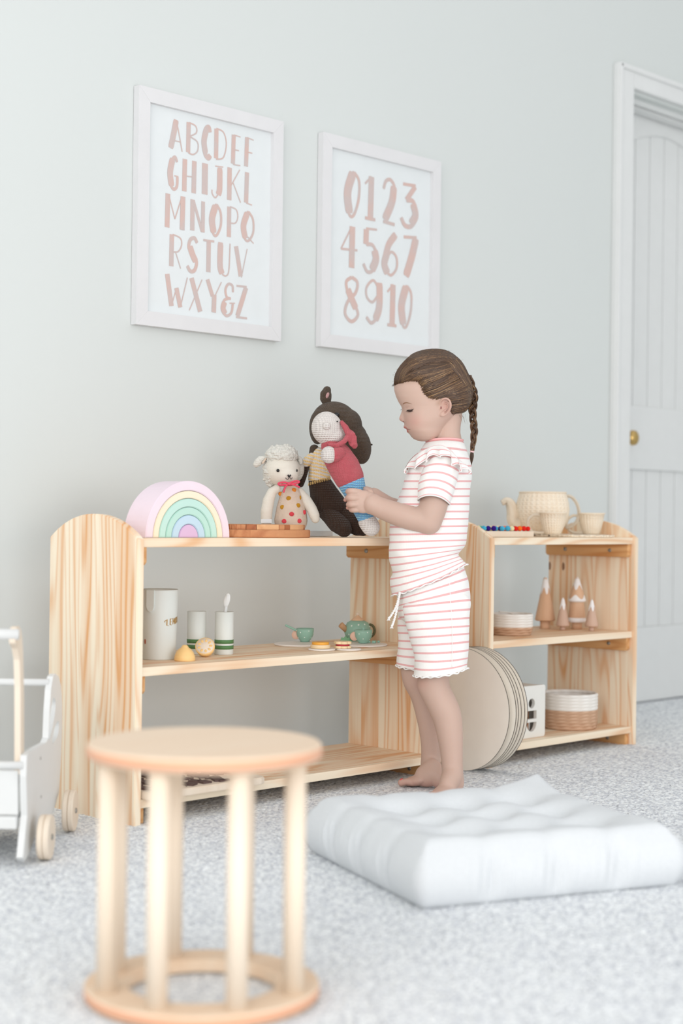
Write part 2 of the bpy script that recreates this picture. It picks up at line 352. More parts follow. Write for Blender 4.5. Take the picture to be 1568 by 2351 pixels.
# carpet pile: jittered grid with tuft heights and tuft colours, over the part of the floor the lens can see
def carpet():
    rows = []; ztab = []; Z = 1.75
    while Z < 6.2: ztab.append(Z); Z += .0036*max(1, Z/3.4)
    nz = len(ztab); nx = 720; V = np.zeros((nz, nx, 3)); u = np.linspace(-.30, .27, nx)
    for i, Z in enumerate(ztab):
        base = CC[None, :]+WH[None, :]*Z+RH[None, :]*(u[:, None]*Z)
        V[i] = base
    st = RNG.normal(0, .0011, (nz, nx, 2)); V[:, :, :2] += st
    h = RNG.random((nz, nx)); hh = .5*h+.25*np.roll(h, 1, 0)+.25*np.roll(h, 1, 1)
    V[:, :, 2] = .002+.0034*hh
    dr_ = (V[:, :, 0] > 4.58) & (V[:, :, 0] < 5.35); keep = (V[:, :, 1] < -.012) | (dr_ & (V[:, :, 1] < .10))
    V[:, :, 1] = np.where(dr_, V[:, :, 1], np.minimum(V[:, :, 1], -.004))
    tone = RNG.random((nz, nx)); tone = np.clip(.64*tone+.36*np.roll(tone, 1, 1), 0, 1)
    light = np.array(srgb(252, 255, 255)[:3]); dark = np.array(srgb(190, 194, 202)[:3])
    k = np.clip((tone-.30)/.30, 0, 1)[..., None]
    c = dark*(1-k)+light*k; col = np.concatenate([c, np.ones((nz, nx, 1))], 2)
    idx = np.arange(nz*nx).reshape(nz, nx)
    q = np.stack([idx[:-1, :-1], idx[:-1, 1:], idx[1:, 1:], idx[1:, :-1]], -1)[keep[:-1, :-1] & keep[1:, 1:]]
    me = bpy.data.meshes.new('carpet_pile'); me.vertices.add(nz*nx); me.vertices.foreach_set('co', V.reshape(-1))
    n = len(q); me.loops.add(n*4); me.polygons.add(n); me.loops.foreach_set('vertex_index', q.reshape(-1).astype(np.int32))
    me.polygons.foreach_set('loop_start', np.arange(0, n*4, 4, dtype=np.int32)); me.update(calc_edges=True)
    at = me.color_attributes.new('col', 'FLOAT_COLOR', 'POINT'); at.data.foreach_set('color', col.reshape(-1).astype(np.float32))
    me.materials.append(M_carpet); o = bpy.data.objects.new('carpet', me); COL.objects.link(o)
    tag(o, 'grey heather loop pile carpet covering the whole floor', 'carpet', kind='stuff')
carpet()
# door with casing
tr = MB(); yc = -.011
tr.add(*g_box(((4.478+DX0)/2, yc, DZ/2+.04), (DX0-4.478, .022, DZ+.08), bev=.004)); tr.add(*g_box((4.49, -.015, DZ/2+.04), (.018, .03, DZ+.08), bev=.005))
tr.add(*g_box(((DX1+5.46)/2, yc, DZ/2+.04), (5.46-DX1, .022, DZ+.08), bev=.004)); tr.add(*g_box((5.448, -.015, DZ/2+.04), (.018, .03, DZ+.08), bev=.005))
tr.add(*g_box(((DX0+DX1)/2, yc, DZ+.045), (DX1-DX0, .022, .07), bev=.004)); tr.add(*g_box(((DX0+DX1)/2, -.015, DZ+.072), (DX1-DX0+.18, .03, .018), bev=.005))
struct('trim_1', tr.V, tr.F, M_white)
jm = MB(); jm.add(*g_box(((DX0+DX1)/2, .04, DZ-.008), (DX1-DX0, .012, .016))); jm.add(*g_box(((DX0+DX1)/2, .075, DZ-.012), (DX1-DX0, .04, .024)))
jm.add(*g_box((DX0+.008, .075, DZ/2), (.016, .04, DZ))); jm.add(*g_box((DX1-.008, .075, DZ/2), (.016, .04, DZ)))
struct('trim_2', jm.V, jm.F, M_white)
dr = bpy.data.objects.new('door_1', None); COL.objects.link(dr); dr.location = ((DX0+DX1)/2, .115, 0); tag(dr, kind='structure')
LY = .103; Zk = 5.6
def zpx(py): return float(hit(1500, py, 1, LY)[2])
zr1, zr2, zr3 = zpx(935), zpx(1080), zpx(1438)     # rail lines
def dslab(x0, x1, z0, z1, y=LY, name='door_rail', bev=.004): return mk(name, *g_box(((x0+x1)/2, y+.0125, (z0+z1)/2), (x1-x0, .025, z1-z0), bev=bev), M_white, dr, smooth=False)
e0, e1 = DX0+.003, DX1-.003
mk('door_core', *g_box(((DX0+DX1)/2, LY+.03, DZ/2), (e1-e0, .02, DZ-.01)), M_white, dr, smooth=False)
dslab(e0, e0+.115, .008, DZ-.006, name='door_stile'); dslab(e1-.115, e1, .008, DZ-.006, name='door_stile')
dslab(e0+.115, e1-.115, .008, zr3, name='door_rail'); dslab(e0+.115, e1-.115, zr2, zr1, name='door_rail')
# arched head rail
xa, xb = e0+.115, e1-.115; za = zpx(352)
arc = [(xa+(xb-xa)*i/16, za+.07*math.sin(PI*i/16)) for i in range(17)]
V, F = g_prism(arc+[(xb, DZ-.006), (xa, DZ-.006)], lambda p: (p[0], LY, p[1]), lambda p: (p[0], LY+.025, p[1]), .003); mk('door_rail', V, F, M_white, dr, smooth=False)
npl = 6
for k in range(npl):
    x0 = xa+(xb-xa)*k/npl; x1 = xa+(xb-xa)*(k+1)/npl
    mk('door_plank', *g_box(((x0+x1)/2, LY+.016, (zr1+za+.08)/2), (x1-x0-.004, .012, za+.08-zr1), bev=.002), M_white, dr, smooth=False)
    mk('door_plank', *g_box(((x0+x1)/2, LY+.016, (zr3+zr2)/2), (x1-x0-.004, .012, zr2-zr3), bev=.002), M_white, dr, smooth=False)
kp = hit(1443, 1005, 1, .07)
ax = (np.array([1., 0, 0]), np.array([0, 0, 1.]), np.array([0, -1., 0]))
V, F = g_lathe([(.001, .0), (.028, .0), (.028, .006), (.012, .010), (.010, .026), (.022, .032), (.027, .042), (.025, .052), (.015, .058), (.001, .06)], (kp[0]+.012, LY, kp[2]), 32, ax)
mk('door_handle', V, F, M_brass, dr)

# ------------------------------------------------------------------ framed prints
STROKES = {  # (points, thickness class) in a unit box, y up; 2 = heavy brush stroke, 1 = medium, 0 = hairline
 'A': [([(.52, .97), (.34, .5), (.14, .04)], 2), ([(.52, .97), (.75, .5), (.97, .0)], 0), ([(.25, .3), (.85, .3)], 0)],
 'B': [([(.2, .97), (.18, .03)], 2), ([(.25, .97), (.8, .9), (.85, .7), (.3, .54)], 0), ([(.3, .54), (.95, .42), (.98, .15), (.6, .0), (.2, .02)], 0)],
 'C': [([(.9, .82), (.75, .97), (.4, .85), (.25, .5), (.4, .13), (.75, .02), (.98, .12)], 1.4), ([(.45, .85), (.25, .5), (.42, .15)], 2)],
 'D': [([(.2, .96), (.2, .04)], 2), ([(.2, .98), (.75, .9), (.97, .55), (.75, .12), (.2, .01)], 0)],
 'E': [([(.25, .97), (.2, .04)], 2), ([(.25, .97), (.95, .95)], 0), ([(.22, .5), (.8, .5)], 0), ([(.2, .02), (.95, .03)], 0)],
 'F': [([(.3, .97), (.22, .03)], 2), ([(.3, .97), (.98, .93)], 0), ([(.25, .5), (.85, .5)], 0)],
 'G': [([(.85, .84), (.65, .98), (.35, .85), (.2, .5), (.28, .15), (.55, .02), (.85, .12), (.9, .42)], .6), ([(.42, .92), (.2, .5), (.35, .1)], 2), ([(.6, .42), (.98, .42)], 0)],
 'H': [([(.18, .97), (.16, .03)], 2), ([(.85, .97), (.83, .03)], 2), ([(.16, .48), (.85, .5)], 0)],
 'I': [([(.5, .98), (.5, .02)], 3)],
 'J': [([(.72, .93), (.72, .3), (.6, .1)], 2), ([(.65, .15), (.35, .0), (.08, .1), (.05, .22)], 0), ([(.3, .95), (1, .97)], 0)],
 'K': [([(.2, .97), (.2, .03)], 2), ([(.9, .97), (.3, .45)], 0), ([(.45, .55), (.98, .02)], 0)],
 'L': [([(.35, .97), (.28, .04)], 2), ([(.28, .03), (.97, .0)], 0)],
 'M': [([(.12, .97), (.1, .03)], 2), ([(.15, .97), (.48, .3)], 0), ([(.48, .3), (.82, .97)], 0), ([(.87, .97), (.85, .03)], 2)],
 'N': [([(.15, .97), (.15, .03)], 2), ([(.2, .95), (.8, .05)], 1), ([(.85, .97), (.85, .03)], 1.6)],
 'O': [([(.55, .98), (.2, .8), (.12, .45), (.3, .05), (.6, .03), (.93, .35), (.9, .75), (.55, .98)], .5), ([(.45, .93), (.17, .5), (.32, .08)], 2.4)],
 'P': [([(.2, .97), (.2, .02)], 2), ([(.25, .98), (.8, .92), (.95, .7), (.75, .5), (.25, .46)], 0)],
 'Q': [([(.55, .98), (.2, .8), (.12, .45), (.3, .1), (.6, .07), (.93, .35), (.9, .75), (.55, .98)], .4), ([(.45, .93), (.17, .5), (.32, .12)], 2.2), ([(.5, .18), (.97, .0)], 0)],
 'R': [([(.2, .97), (.18, .03)], 2), ([(.25, .98), (.85, .9), (.95, .7), (.7, .5), (.25, .46)], 0), ([(.5, .46), (.9, .0)], 0)],
 'S': [([(.88, .85), (.65, .98), (.3, .9), (.2, .68), (.5, .5), (.85, .3), (.7, .05), (.35, .0), (.08, .14)], .8), ([(.28, .72), (.5, .5), (.78, .3)], 2)],
 'T': [([(.5, .95), (.5, .03)], 2), ([(.02, .96), (.98, .97)], .4)],
 'U': [([(.2, .97), (.18, .3), (.35, .06)], 2), ([(.35, .05), (.65, .02), (.88, .2), (.95, .98)], 0)],
 'V': [([(.12, .97), (.5, .06)], 2), ([(.55, .03), (.97, .95)], 0)],
 'W': [([(.1, .97), (.3, .05)], 2), ([(.3, .05), (.5, .6)], 0), ([(.5, .6), (.68, .05)], 1.8), ([(.68, .05), (.97, .95)], 0)],
 'X': [([(.18, .97), (.82, .03)], 2), ([(.92, .97), (.05, .03)], 0)],
 'Y': [([(.1, .97), (.42, .5)], 1.6), ([(.95, .95), (.55, .5)], 0), ([(.52, .55), (.5, .03)], 2)],
 'Z': [([(.1, .96), (.9, .97)], .4), ([(.85, .95), (.2, .05)], 2), ([(.1, .02), (.95, .02)], .4)],
 '&': [([(.85, .75), (.8, .95), (.5, .98), (.3, .8), (.4, .58), (.7, .54)], .5), ([(.6, .56), (.2, .45), (.12, .15), (.4, .0), (.75, .12), (.85, .42)], .5), ([(.25, .42), (.14, .22), (.3, .06)], 1.8), ([(.6, .4), (1, .42)], 0)],
 '0': [([(.6, .98), (.25, .85), (.12, .45), (.3, .04), (.6, .04), (.9, .4), (.92, .8), (.6, .98)], .4), ([(.5, .96), (.18, .5), (.32, .06)], 2.3)],
 '1': [([(.6, .97), (.55, .05)], 2.2), ([(.05, .78), (.6, .97)], .3), ([(.08, .02), (.98, .02)], .6)],
 '2': [([(.15, .75), (.3, .93), (.6, .98), (.85, .85), (.85, .62)], .5), ([(.82, .85), (.7, .5), (.25, .08)], 2), ([(.15, .04), (.9, .02)], .6)],
 '3': [([(.15, .95), (.9, .97)], .6), ([(.88, .95), (.35, .6)], 1.4), ([(.35, .6), (.75, .6), (.93, .35), (.7, .05), (.3, .02), (.05, .18)], .8), ([(.75, .55), (.9, .3), (.65, .08)], 2)],
 '4': [([(.65, .97), (.05, .42)], .2), ([(.05, .42), (.98, .45)], .3), ([(.68, .97), (.66, .03)], 2.2)],
 '5': [([(.2, .95), (.9, .97)], .3), ([(.22, .93), (.2, .6)], 2), ([(.22, .6), (.65, .6), (.92, .35), (.65, .05), (.3, .0), (.05, .16)], .5), ([(.75, .5), (.85, .3), (.6, .05)], 2)],
 '6': [([(.85, .98), (.4, .7), (.15, .3)], 1.7), ([(.3, .5), (.15, .25), (.35, .04)], 2), ([(.2, .3), (.55, .55), (.9, .45), (.92, .2), (.6, .02), (.3, .06)], .3)],
 '7': [([(.08, .93), (.9, .97)], .6), ([(.86, .95), (.6, .5), (.25, .03)], 2.2)],
 '8': [([(.5, .98), (.15, .85), (.3, .6), (.75, .35), (.9, .15), (.5, .0), (.1, .15), (.25, .42), (.75, .65), (.85, .88), (.5, .98)], .5), ([(.25, .7), (.5, .5), (.78, .3)], 1.7)],
 '9': [([(.85, .8), (.5, .98), (.1, .8), (.12, .58), (.45, .48), (.8, .65)], .3), ([(.88, .95), (.88, .4), (.65, .08)], 2), ([(.7, .1), (.4, .0), (.1, .12)], .5)]}
def letter(mb, ch, x0, x1, z0, z1, y, thick=.030, th=.0004, fn=None):
    hgt = z1-z0
    for si, (pts, wgt) in enumerate(STROKES[ch]):
        w = (.0022+thick*.42*wgt/2)*hgt/.085 if wgt else .0021*hgt/.085
        w = w*.56+.0008*min(1, hgt/.05) if wgt else w*.9
        w = max(w, .00055)
        q = catmull([(x0+(x1-x0)*a, z0+hgt*b) for a, b in pts], 7) if len(pts) > 2 else [np.array((x0+(x1-x0)*a, z0+hgt*b)) for a, b in pts]
        V = []; n = len(q)
        for i in range(n):
            t = q[min(i+1, n-1)]-q[max(i-1, 0)]; t = t/(np.linalg.norm(t)+1e-9); nn = np.array([-t[1], t[0]])
            e = 1.0 if 0 < i < n-1 else .8
            for s in (-1, 1): V.append(q[i]+nn*s*w*e)
        a = len(V); f = fn or (lambda px, pz, d: (px, y-d, pz))
        VV = [f(v[0], v[1], (th+si*.00015+(vi//2)*.000003) if th else 0) for vi, v in enumerate(V)]; F = [(2*i, 2*i+1, 2*i+3, 2*i+2) for i in range(n-1)]
        mb.add(VV, F)
def picture(x0, x1, z0, z1, label, glyphs):
    t = thing('picture_frame', ((x0+x1)/2, 0, z0), label, 'picture', 'white framed prints on the wall'); fw = .036; d = .022
    M = [((x0, z0), (x1, z0), (x1-fw, z0+fw), (x0+fw, z0+fw)), ((x1, z0), (x1, z1), (x1-fw, z1-fw), (x1-fw, z0+fw)),
         ((x1, z1), (x0, z1), (x0+fw, z1-fw), (x1-fw, z1-fw)), ((x0, z1), (x0, z0), (x0+fw, z0+fw), (x0+fw, z1-fw))]
    for q in M:
        V, F = g_prism(q, lambda p: (p[0], -d, p[1]), lambda p: (p[0], -.001, p[1]), .0004); mk('frame_rail', V, F, M_frame, t, smooth=False)
    mk('print', *g_box(((x0+x1)/2, -.009, (z0+z1)/2), (x1-x0-2*fw+.004, .003, z1-z0-2*fw+.004)), M_paper, t, smooth=False)
    mb = MB()
    for ch, a, b, c, e in glyphs:
        X0 = 280+a/2.063; X1 = 280+b/2.063; Y0 = 170+c/2.063; Y1 = 170+e/2.063
        wx0 = hit(X0, (Y0+Y1)/2, 1, -.0108)[0]; wx1 = hit(X1, (Y0+Y1)/2, 1, -.0108)[0]
        wz1 = hit((X0+X1)/2, Y0, 1, -.0108)[2]; wz0 = hit((X0+X1)/2, Y1, 1, -.0108)[2]
        letter(mb, ch, wx0, wx1, wz0, wz1, -.0106)
    mk('printed_lettering', mb.V, mb.F, M_pinkink, t, smooth=False)
A = [('A',222,288,212,362),('B',304,360,228,380),('C',378,420,245,398),('D',434,496,258,410),('E',517,563,286,434),('F',578,624,298,445),
 ('G',218,268,388,548),('H',285,352,402,565),('I',380,405,420,573),('J',424,478,430,587),('K',495,564,442,606),('L',577,618,462,617),
 ('M',205,300,568,738),('N',323,394,594,750),('O',417,472,613,766),('P',496,551,627,778),('Q',565,626,647,798),
 ('R',223,285,758,918),('S',305,362,772,935),('T',383,437,784,943),('U',454,514,795,958),('V',532,594,815,968),
 ('W',202,312,948,1110),('X',316,384,964,1128),('Y',396,474,972,1134),('&',470,535,992,1146),('Z',535,596,1000,1157)]
N = [('0',1055,1128,458,675),('1',1148,1202,478,690),('2',1227,1300,495,712),('3',1318,1398,516,725),('4',1033,1117,713,922),('5',1140,1214,725,938),
 ('6',1232,1307,750,955),('7',1327,1402,763,967),('8',1050,1125,957,1172),('9',1150,1228,973,1180),('1',1254,1302,990,1194),('0',1313,1374,998,1200)]
picture(2.450, 2.938, 1.117, 1.702, 'white framed print of the alphabet in rose brush letters, left on the wall', A)
picture(3.087, 3.579, 1.117, 1.702, 'white framed print of the numbers 0 to 10 in rose, right on the wall', N)

# ------------------------------------------------------------------ the two pine shelf units
def arch_poly():
    pts = [(UF, 0), (UB, 0), (UB, SH-.002)]
    c = UB-UF; s = .052; R = (c*c/4+s*s)/(2*s); m = (UF+UB)/2; a0 = math.asin(c/2/R)
    for i in range(1, 22):
        a = a0-2*a0*i/22; pts.append((m+R*math.sin(a), SH-.002-(R-s)+R*math.cos(a)))
    pts.append((UF, SH-.002)); return pts
def unit(x0, x1, label):
    t = thing('shelf_unit', ((x0+x1)/2, (UF+UB)/2, 0), label, 'shelf', 'low pine shelf units along the wall'); th = .018
    for a in (x0, x1-th):
        V, F = g_prism(arch_poly(), lambda p: (a, p[0], p[1]), lambda p: (a+th, p[0], p[1]), .0018); mk('side_panel', V, F, M_panel, t, smooth=False)
    for top in (SH, .332, .056):
        mk('shelf', *g_box(((x0+x1)/2, (UF+.006+UB)/2, top-.0095), (x1-x0-2*th, UB-UF-.006, .019), bev=.002), M_shelf, t, smooth=False)
        for sx, xx in ((1, x0+th), (-1, x1-th)):
            zc = top-.019-.019; ya, yb = UF+.014, UB-.002; h = .019; r = .006
            q = [(ya+r, zc-h), (yb-r, zc-h), (yb, zc-h+r), (yb, zc+h), (ya, zc+h), (ya, zc-h+r)]
            V, F = g_prism(q, lambda p: (xx, p[0], p[1]), lambda p: (xx+sx*.018, p[0], p[1]), .001); b = mk('batten', V, F, M_bat, t, smooth=False)
            for yy in (UF+.075, UB-.075):
                V, F = g_lathe([(.0005, .0022), (.0025, .0022), (.003, .0008), (.0052, .0018), (.0058, 0)], (xx+sx*.018, yy, zc), 14, (np.array([0, 1., 0]), np.array([0, 0, 1.]), np.array([sx*1., 0, 0])))
                mk('screw', V, F, M_screw, b)
    return t
unit(2.0975, 3.075, 'wide low pine shelf unit with arched ends, left of the girl')
unit(3.261, 3.941, 'narrower low pine shelf unit with arched ends, nearest the white door')

# ------------------------------------------------------------------ top of the left unit
# rainbow stacker
RB = hit(421, 1233, 1, -.40); rcx, rfy = 2.293, -.415
outer = .121
cols = [(240, 222, 232), (246, 233, 208), (196, 229, 219), (190, 226, 214), (196, 220, 236), (222, 190, 222)]
nm = ['pale pink outermost arch of the wooden rainbow', 'cream arch of the rainbow just inside the pink one', 'mint arch of the rainbow inside the cream one',
      'aqua green arch of the rainbow around the blue one', 'pale blue arch of the rainbow around the lilac core', 'lilac half-round core at the centre of the rainbow']
radii = [.121, .1, .0835, .065, .048, .028, 0]
dep = .078
for i in range(6):
    ro, ri = radii[i]-.0006, radii[i+1]+.0006; q = []; zs = 1.03
    for k in range(33): a = PI*k/32; q.append((rcx+ro*math.cos(a), SH+.0005+ro*zs*math.sin(a)))
    if i < 5:
        for k in range(33): a = PI-PI*k/32; q.append((rcx+ri*math.cos(a), SH+.0005+ri*zs*math.sin(a)))
    V, F = g_prism(q, lambda p: (p[0], rfy, p[1]), lambda p: (p[0], rfy+dep, p[1]), .0016)
    o = mk('rainbow_arch', V, F, paint('pastel_%d' % i, srgb(*cols[i]), .45, .35), smooth=False); tag(o, nm[i], 'toy', 'arches of the pastel rainbow')
# round board puzzle
def woodcol(name, a, b): return pine(name, 0, 1, a, b, plank=.03, strength=.8)
M_cherry = woodcol('cherry_block', srgb(206, 146, 100), srgb(160, 92, 54)); M_cherry2 = woodcol('dark_cherry', srgb(176, 108, 66), srgb(140, 72, 40)); M_cherry3 = woodcol('light_cherry', srgb(224, 176, 128), srgb(190, 126, 80))
bc = np.array([2.55, -.335, SH]); bR = .158
t = thing('round_wooden_puzzle', bc, 'round reddish wooden puzzle board with cut wooden wedges laid on top', 'puzzle')
bR = .140
V, F = g_lathe([(.001, 0), (bR-.002, 0), (bR, .002), (bR, .016), (bR-.002, .018), (.001, .018)], bc+np.array([0, 0, .0005]), 72); mk('base_board', V, F, M_cherry, t, smooth=False)
mt = [M_cherry, M_cherry2, M_cherry3]
ang = -2.7; k = 0
while ang < PI*2-2.75:
    w_ = random.choice((.12, .18, .3, .42, .5)); r1 = bR-.013; r0 = .05 if k % 2 else .03
    q = [(r0*math.cos(ang+w_*j/6), r0*math.sin(ang+w_*j/6)) for j in range(7)]+[(r1*math.cos(ang+w_-w_*j/6), r1*math.sin(ang+w_-w_*j/6)) for j in range(7)]
    V, F = g_prism(q, lambda p: (bc[0]+p[0], bc[1]+p[1], SH+.0187), lambda p: (bc[0]+p[0], bc[1]+p[1], SH+.0300), .0006); mk('wooden_wedge', V, F, mt[k % 3], t, smooth=False)
    ang += w_+.008; k += 1
# white booklet behind
b = hit(735, 1214, 1, -.26)
o = mk('booklet', *g_box((2.83, -.235, SH+.0075), (.12, .09, .014), rotz(.3), .001), M_paper, smooth=False); tag(o, 'white booklet lying between the puzzle board and the brown plush', 'book')

K3 = 4.612
def Q3(X, Y, Z): return P(560+X/K3, 860+Y/K3, Z)
def s3(n, Z): return n/K3*Z/F_PX
AXV = (AR, -AW, AU)                                # image right, towards the viewer, image up
def body(parts, vox=.0022, sm=3):
    mb = MB()
    for V, F in parts: mb.add(V, F)
    return remesh(mb.V, mb.F, vox, sm)
def ell3(X, Y, Z, rx, ry, rd, tilt=0):
    c, s = math.cos(tilt), math.sin(tilt); a = AR*c+AU*s; u = -AR*s+AU*c
    return g_ell(Q3(X, Y, Z), (s3(rx, Z), rd, s3(ry, Z)), (a, -AW, u), 28, 20)
def limb3(pts, Z=None):                            # (X,Y,Z,r)
    return g_caps([Q3(*p[:3]) for p in pts], [s3(p[3], p[2]) for p in pts], 16)
# ---- sheep
ZS = 3.93
M_cream = knit('cream_knit', srgb(248, 242, 230), srgb(236, 228, 212), rows=420, strength=.35); M_wool = knit('woolly_cream', srgb(252, 249, 240), srgb(240, 234, 222), rows=160, strength=.8, fuzz=1.2)
M_peach = knit('peach_knit', srgb(238, 216, 196), rows=380, strength=.4); M_bow = paint('raspberry_cord', srgb(222, 84, 108), .8, .1, bumpy=.5)
base = G(665, ZS, SH)
t = thing('sheep_doll', base, 'cream knitted lamb doll with a pink bow and a dotted peach body', 'doll')
V, F = body([limb3([(500, 1190, ZS, 75), (500, 1260, ZS, 115), (500, 1400, ZS, 155), (497, 1540, ZS, 178)]), limb3([(505, 1130, ZS, 70), (500, 1200, ZS, 80)])]); 
V = np.array(V); V[:, 2] = np.maximum(V[:, 2], SH+.001); mk('body', V, F, M_peach, t)
V, F = body([ell3(405, 1010, ZS, 188, 178, .040), ell3(450, 1060, ZS-.012, 130, 110, .030)]); hd = mk('head', V, F, M_cream, t)
parts = [ell3(405, 860, ZS+.006, 172, 118, .042), ell3(300, 1040, ZS+.012, 100, 150, .034), ell3(500, 1000, ZS+.026, 140, 160, .022)]
for i in range(150):
    a = random.uniform(0, 2*PI); rr = random.random()**.5; X = 400+168*rr*math.cos(a); Y = 860+122*rr*math.sin(a)
    if Y > 905 and X > 310 and X < 560: continue
    parts.append(ell3(X, Y, ZS+.004-.040*math.sqrt(max(0, 1-rr*rr)), 17, 15, .004))
for i in range(60):
    X = random.uniform(205, 300); Y = random.uniform(880, 1190); dx = (X-300)/105; dy = (Y-1040)/155
    if dx*dx+dy*dy < 1: parts.append(ell3(X, Y, ZS+.010-.034*math.sqrt(1-dx*dx-dy*dy), 15, 14, .004))
V, F = body(parts, .0018, 2); mk('woolly_cap', V, F, M_wool, t)
for pts in ([(235, 880, ZS, 26), (180, 900, ZS, 44), (145, 935, ZS-.004, 44), (130, 950, ZS-.004, 34)], [(585, 880, ZS+.01, 20), (600, 905, ZS+.01, 30), (602, 935, ZS+.01, 22)]):
    V, F = body([limb3(pts)], .0018); e = mk('ear', V, F, M_wool, t)
V, F = body([limb3([(232, 890, ZS-.010, 10), (200, 935, ZS-.012, 12)])], .001); mk('inner_ear', V, F, M_peach, e)
for pts in ([(345, 1212, ZS-.012, 46), (300, 1240, ZS-.012, 52), (262, 1330, ZS-.012, 62), (240, 1450, ZS-.015, 64), (236, 1560, ZS-.015, 58)], [(600, 1240, ZS, 38), (660, 1330, ZS-.004, 56), (715, 1420, ZS-.01, 58), (750, 1500, ZS-.015, 56), (757, 1530, ZS-.015, 46)]):
    V, F = body([limb3(pts)]); V = np.array(V); V[:, 2] = np.maximum(V[:, 2], SH+.001); mk('arm', V, F, M_cream, t)
ey = M_black
def facez(X, Y): dx = (X-405)/188; dy = (Y-1010)/178; return ZS-.040*math.sqrt(max(.05, 1-dx*dx-dy*dy))-.003
for X, Y, r, r2 in ((360, 1016, 16, 18), (562, 1016, 7, 16)):
    mk('eye', *ell3(X, Y, facez(X, Y), r, r2, .003), M_black, hd)
zf = ZS-.047
mk('nose', *g_tube([Q3(x, y, zf) for x, y in catmull([(466, 1060), (478, 1082), (497, 1060)], 5)], s3(8, ZS)), M_black, hd)
mk('mouth', *g_tube([Q3(x, y, zf) for x, y in catmull([(440, 1092), (455, 1108), (470, 1105), (481, 1080), (492, 1103), (502, 1106), (512, 1090)], 5)], s3(3.5, ZS)), M_black, hd)
mb = MB(); zb = ZS-.050
for pts in ([(475, 1150), (420, 1140), (368, 1150), (380, 1170), (470, 1165)], [(480, 1150), (540, 1128), (580, 1130), (575, 1145), (490, 1160)], [(470, 1160), (440, 1190), (418, 1250)], [(490, 1158), (545, 1172), (592, 1195)]):
    mb.add(*g_tube([Q3(x, y, zb-.002) for x, y in catmull(pts, 6)], s3(9.5, zb), 8))
mb.add(*ell3(480, 1156, zb-.003, 22, 18, .004)); mb.add(*g_tube([Q3(x, y, z) for x, y, z in catmull([(400, 1160, ZS-.035), (480, 1172, ZS-.044), (545, 1160, ZS-.038)], 6)], s3(8, ZS), 8))
mk('bow', mb.V, mb.F, M_bow, t)
def dotsurf(X, Y):
    w_ = np.interp(Y, [1190, 1260, 1400, 1540], [80, 118, 157, 180]); dx = min(.93, abs(X-500)/w_); return ZS-s3(w_, ZS)*math.sqrt(1-dx*dx)
for X, Y, c, sx in ((386, 1262, (243, 150, 62), 1), (530, 1222, (243, 150, 62), 1), (474, 1310, (206, 150, 48), 1.15), (408, 1403, (206, 150, 48), 1.15), (575, 1385, (206, 150, 48), 1), (598, 1303, (206, 150, 48), .4),
                    (505, 1477, (236, 82, 92), 1.15), (640, 1458, (236, 82, 92), .8), (428, 1552, (236, 82, 92), 1.25), (588, 1550, (236, 82, 92), 1)):
    V, F = g_ell(Q3(X, Y, dotsurf(X, Y)+.0005), (s3(23*sx, ZS), .0022, s3(24, ZS)), AXV, 14, 8); o = mk('dot', V, F, knit('dot_yarn', srgb(*c), rows=300, strength=.4), t)
mk('fabric_tag', *g_box(Q3(238, 1552, ZS-.030), (.026, .009, .0005), np.array([AR, AU, -AW]).T), M_paper, t, smooth=False)
# ---- brown plush
ZH = 3.985
M_brown = knit('brown_crochet', srgb(98, 82, 68), srgb(68, 54, 44), rows=190, strength=1.0); M_dbrown = knit('dark_brown_crochet', srgb(74, 56, 46), srgb(50, 36, 30), rows=150, strength=1.0)
M_ystripe = knit('yellow_striped_crochet', srgb(252, 244, 234), srgb(236, 226, 214), rows=170, strength=.8, stripes=(.0085, .45, srgb(250, 214, 150)))
t = thing('brown_plush', G(770, ZH, SH), 'tall dark brown crocheted plush in a yellow striped top, seated behind the held doll', 'doll')
V, F = body([ell3(960, 500, ZH, 245, 215, .050, -.25), ell3(1080, 560, ZH-.004, 170, 200, .046, -.3), ell3(1230, 760, ZH-.006, 118, 190, .044, .12), ell3(1160, 680, ZH, 150, 170, .044), ell3(780, 560, ZH, 90, 180, .036)]); hd = mk('head', V, F, M_brown, t)
V, F = body([limb3([(880, 320, ZH, 40), (866, 260, ZH, 62), (868, 200, ZH, 62), (880, 165, ZH, 44)])], .0022); er = mk('ear', V, F, M_brown, t)
mk('inner_ear', *ell3(884, 220, ZH-.013, 17, 33, .004, -.35), knit('rose_felt', srgb(206, 160, 158), rows=300, strength=.3), er)
mk('eye', *ell3(982, 427, ZH-.053, 30, 26, .006), paint('gloss_black', srgb(20, 18, 20), .12, .6), hd)
V, F = body([ell3(1350, 742, ZH-.01, 14, 10, .006)], .001); mk('mouth_stitch', V, F, M_dbrown, hd)
V, F = body([limb3([(745, 790, ZH, 52), (745, 850, ZH, 60)])]); mk('neck', V, F, M_brown, t)
V, F = body([limb3([(790, 850, ZH, 82), (800, 950, ZH, 112), (800, 1050, ZH, 118), (800, 1100, ZH, 120)]), ell3(800, 1110, ZH, 122, 40, .028)]); mk('striped_top', V, F, M_ystripe, t)
V, F = body([limb3([(725, 870, ZH-.008, 48), (680, 910, ZH-.012, 54), (648, 940, ZH-.012, 52)])]); mk('sleeve', V, F, M_ystripe, t)
V, F = body([limb3([(655, 930, ZH-.010, 42), (640, 1010, ZH-.010, 46), (615, 1100, ZH-.006, 44), (598, 1160, ZH-.004, 38)])]); mk('arm', V, F, M_dbrown, t)
V, F = body([limb3([(805, 1150, ZH, 124), (840, 1250, ZH, 150), (900, 1370, ZH, 170), (960, 1440, ZH, 165)])]); mk('trunk', V, F, M_dbrown, t)
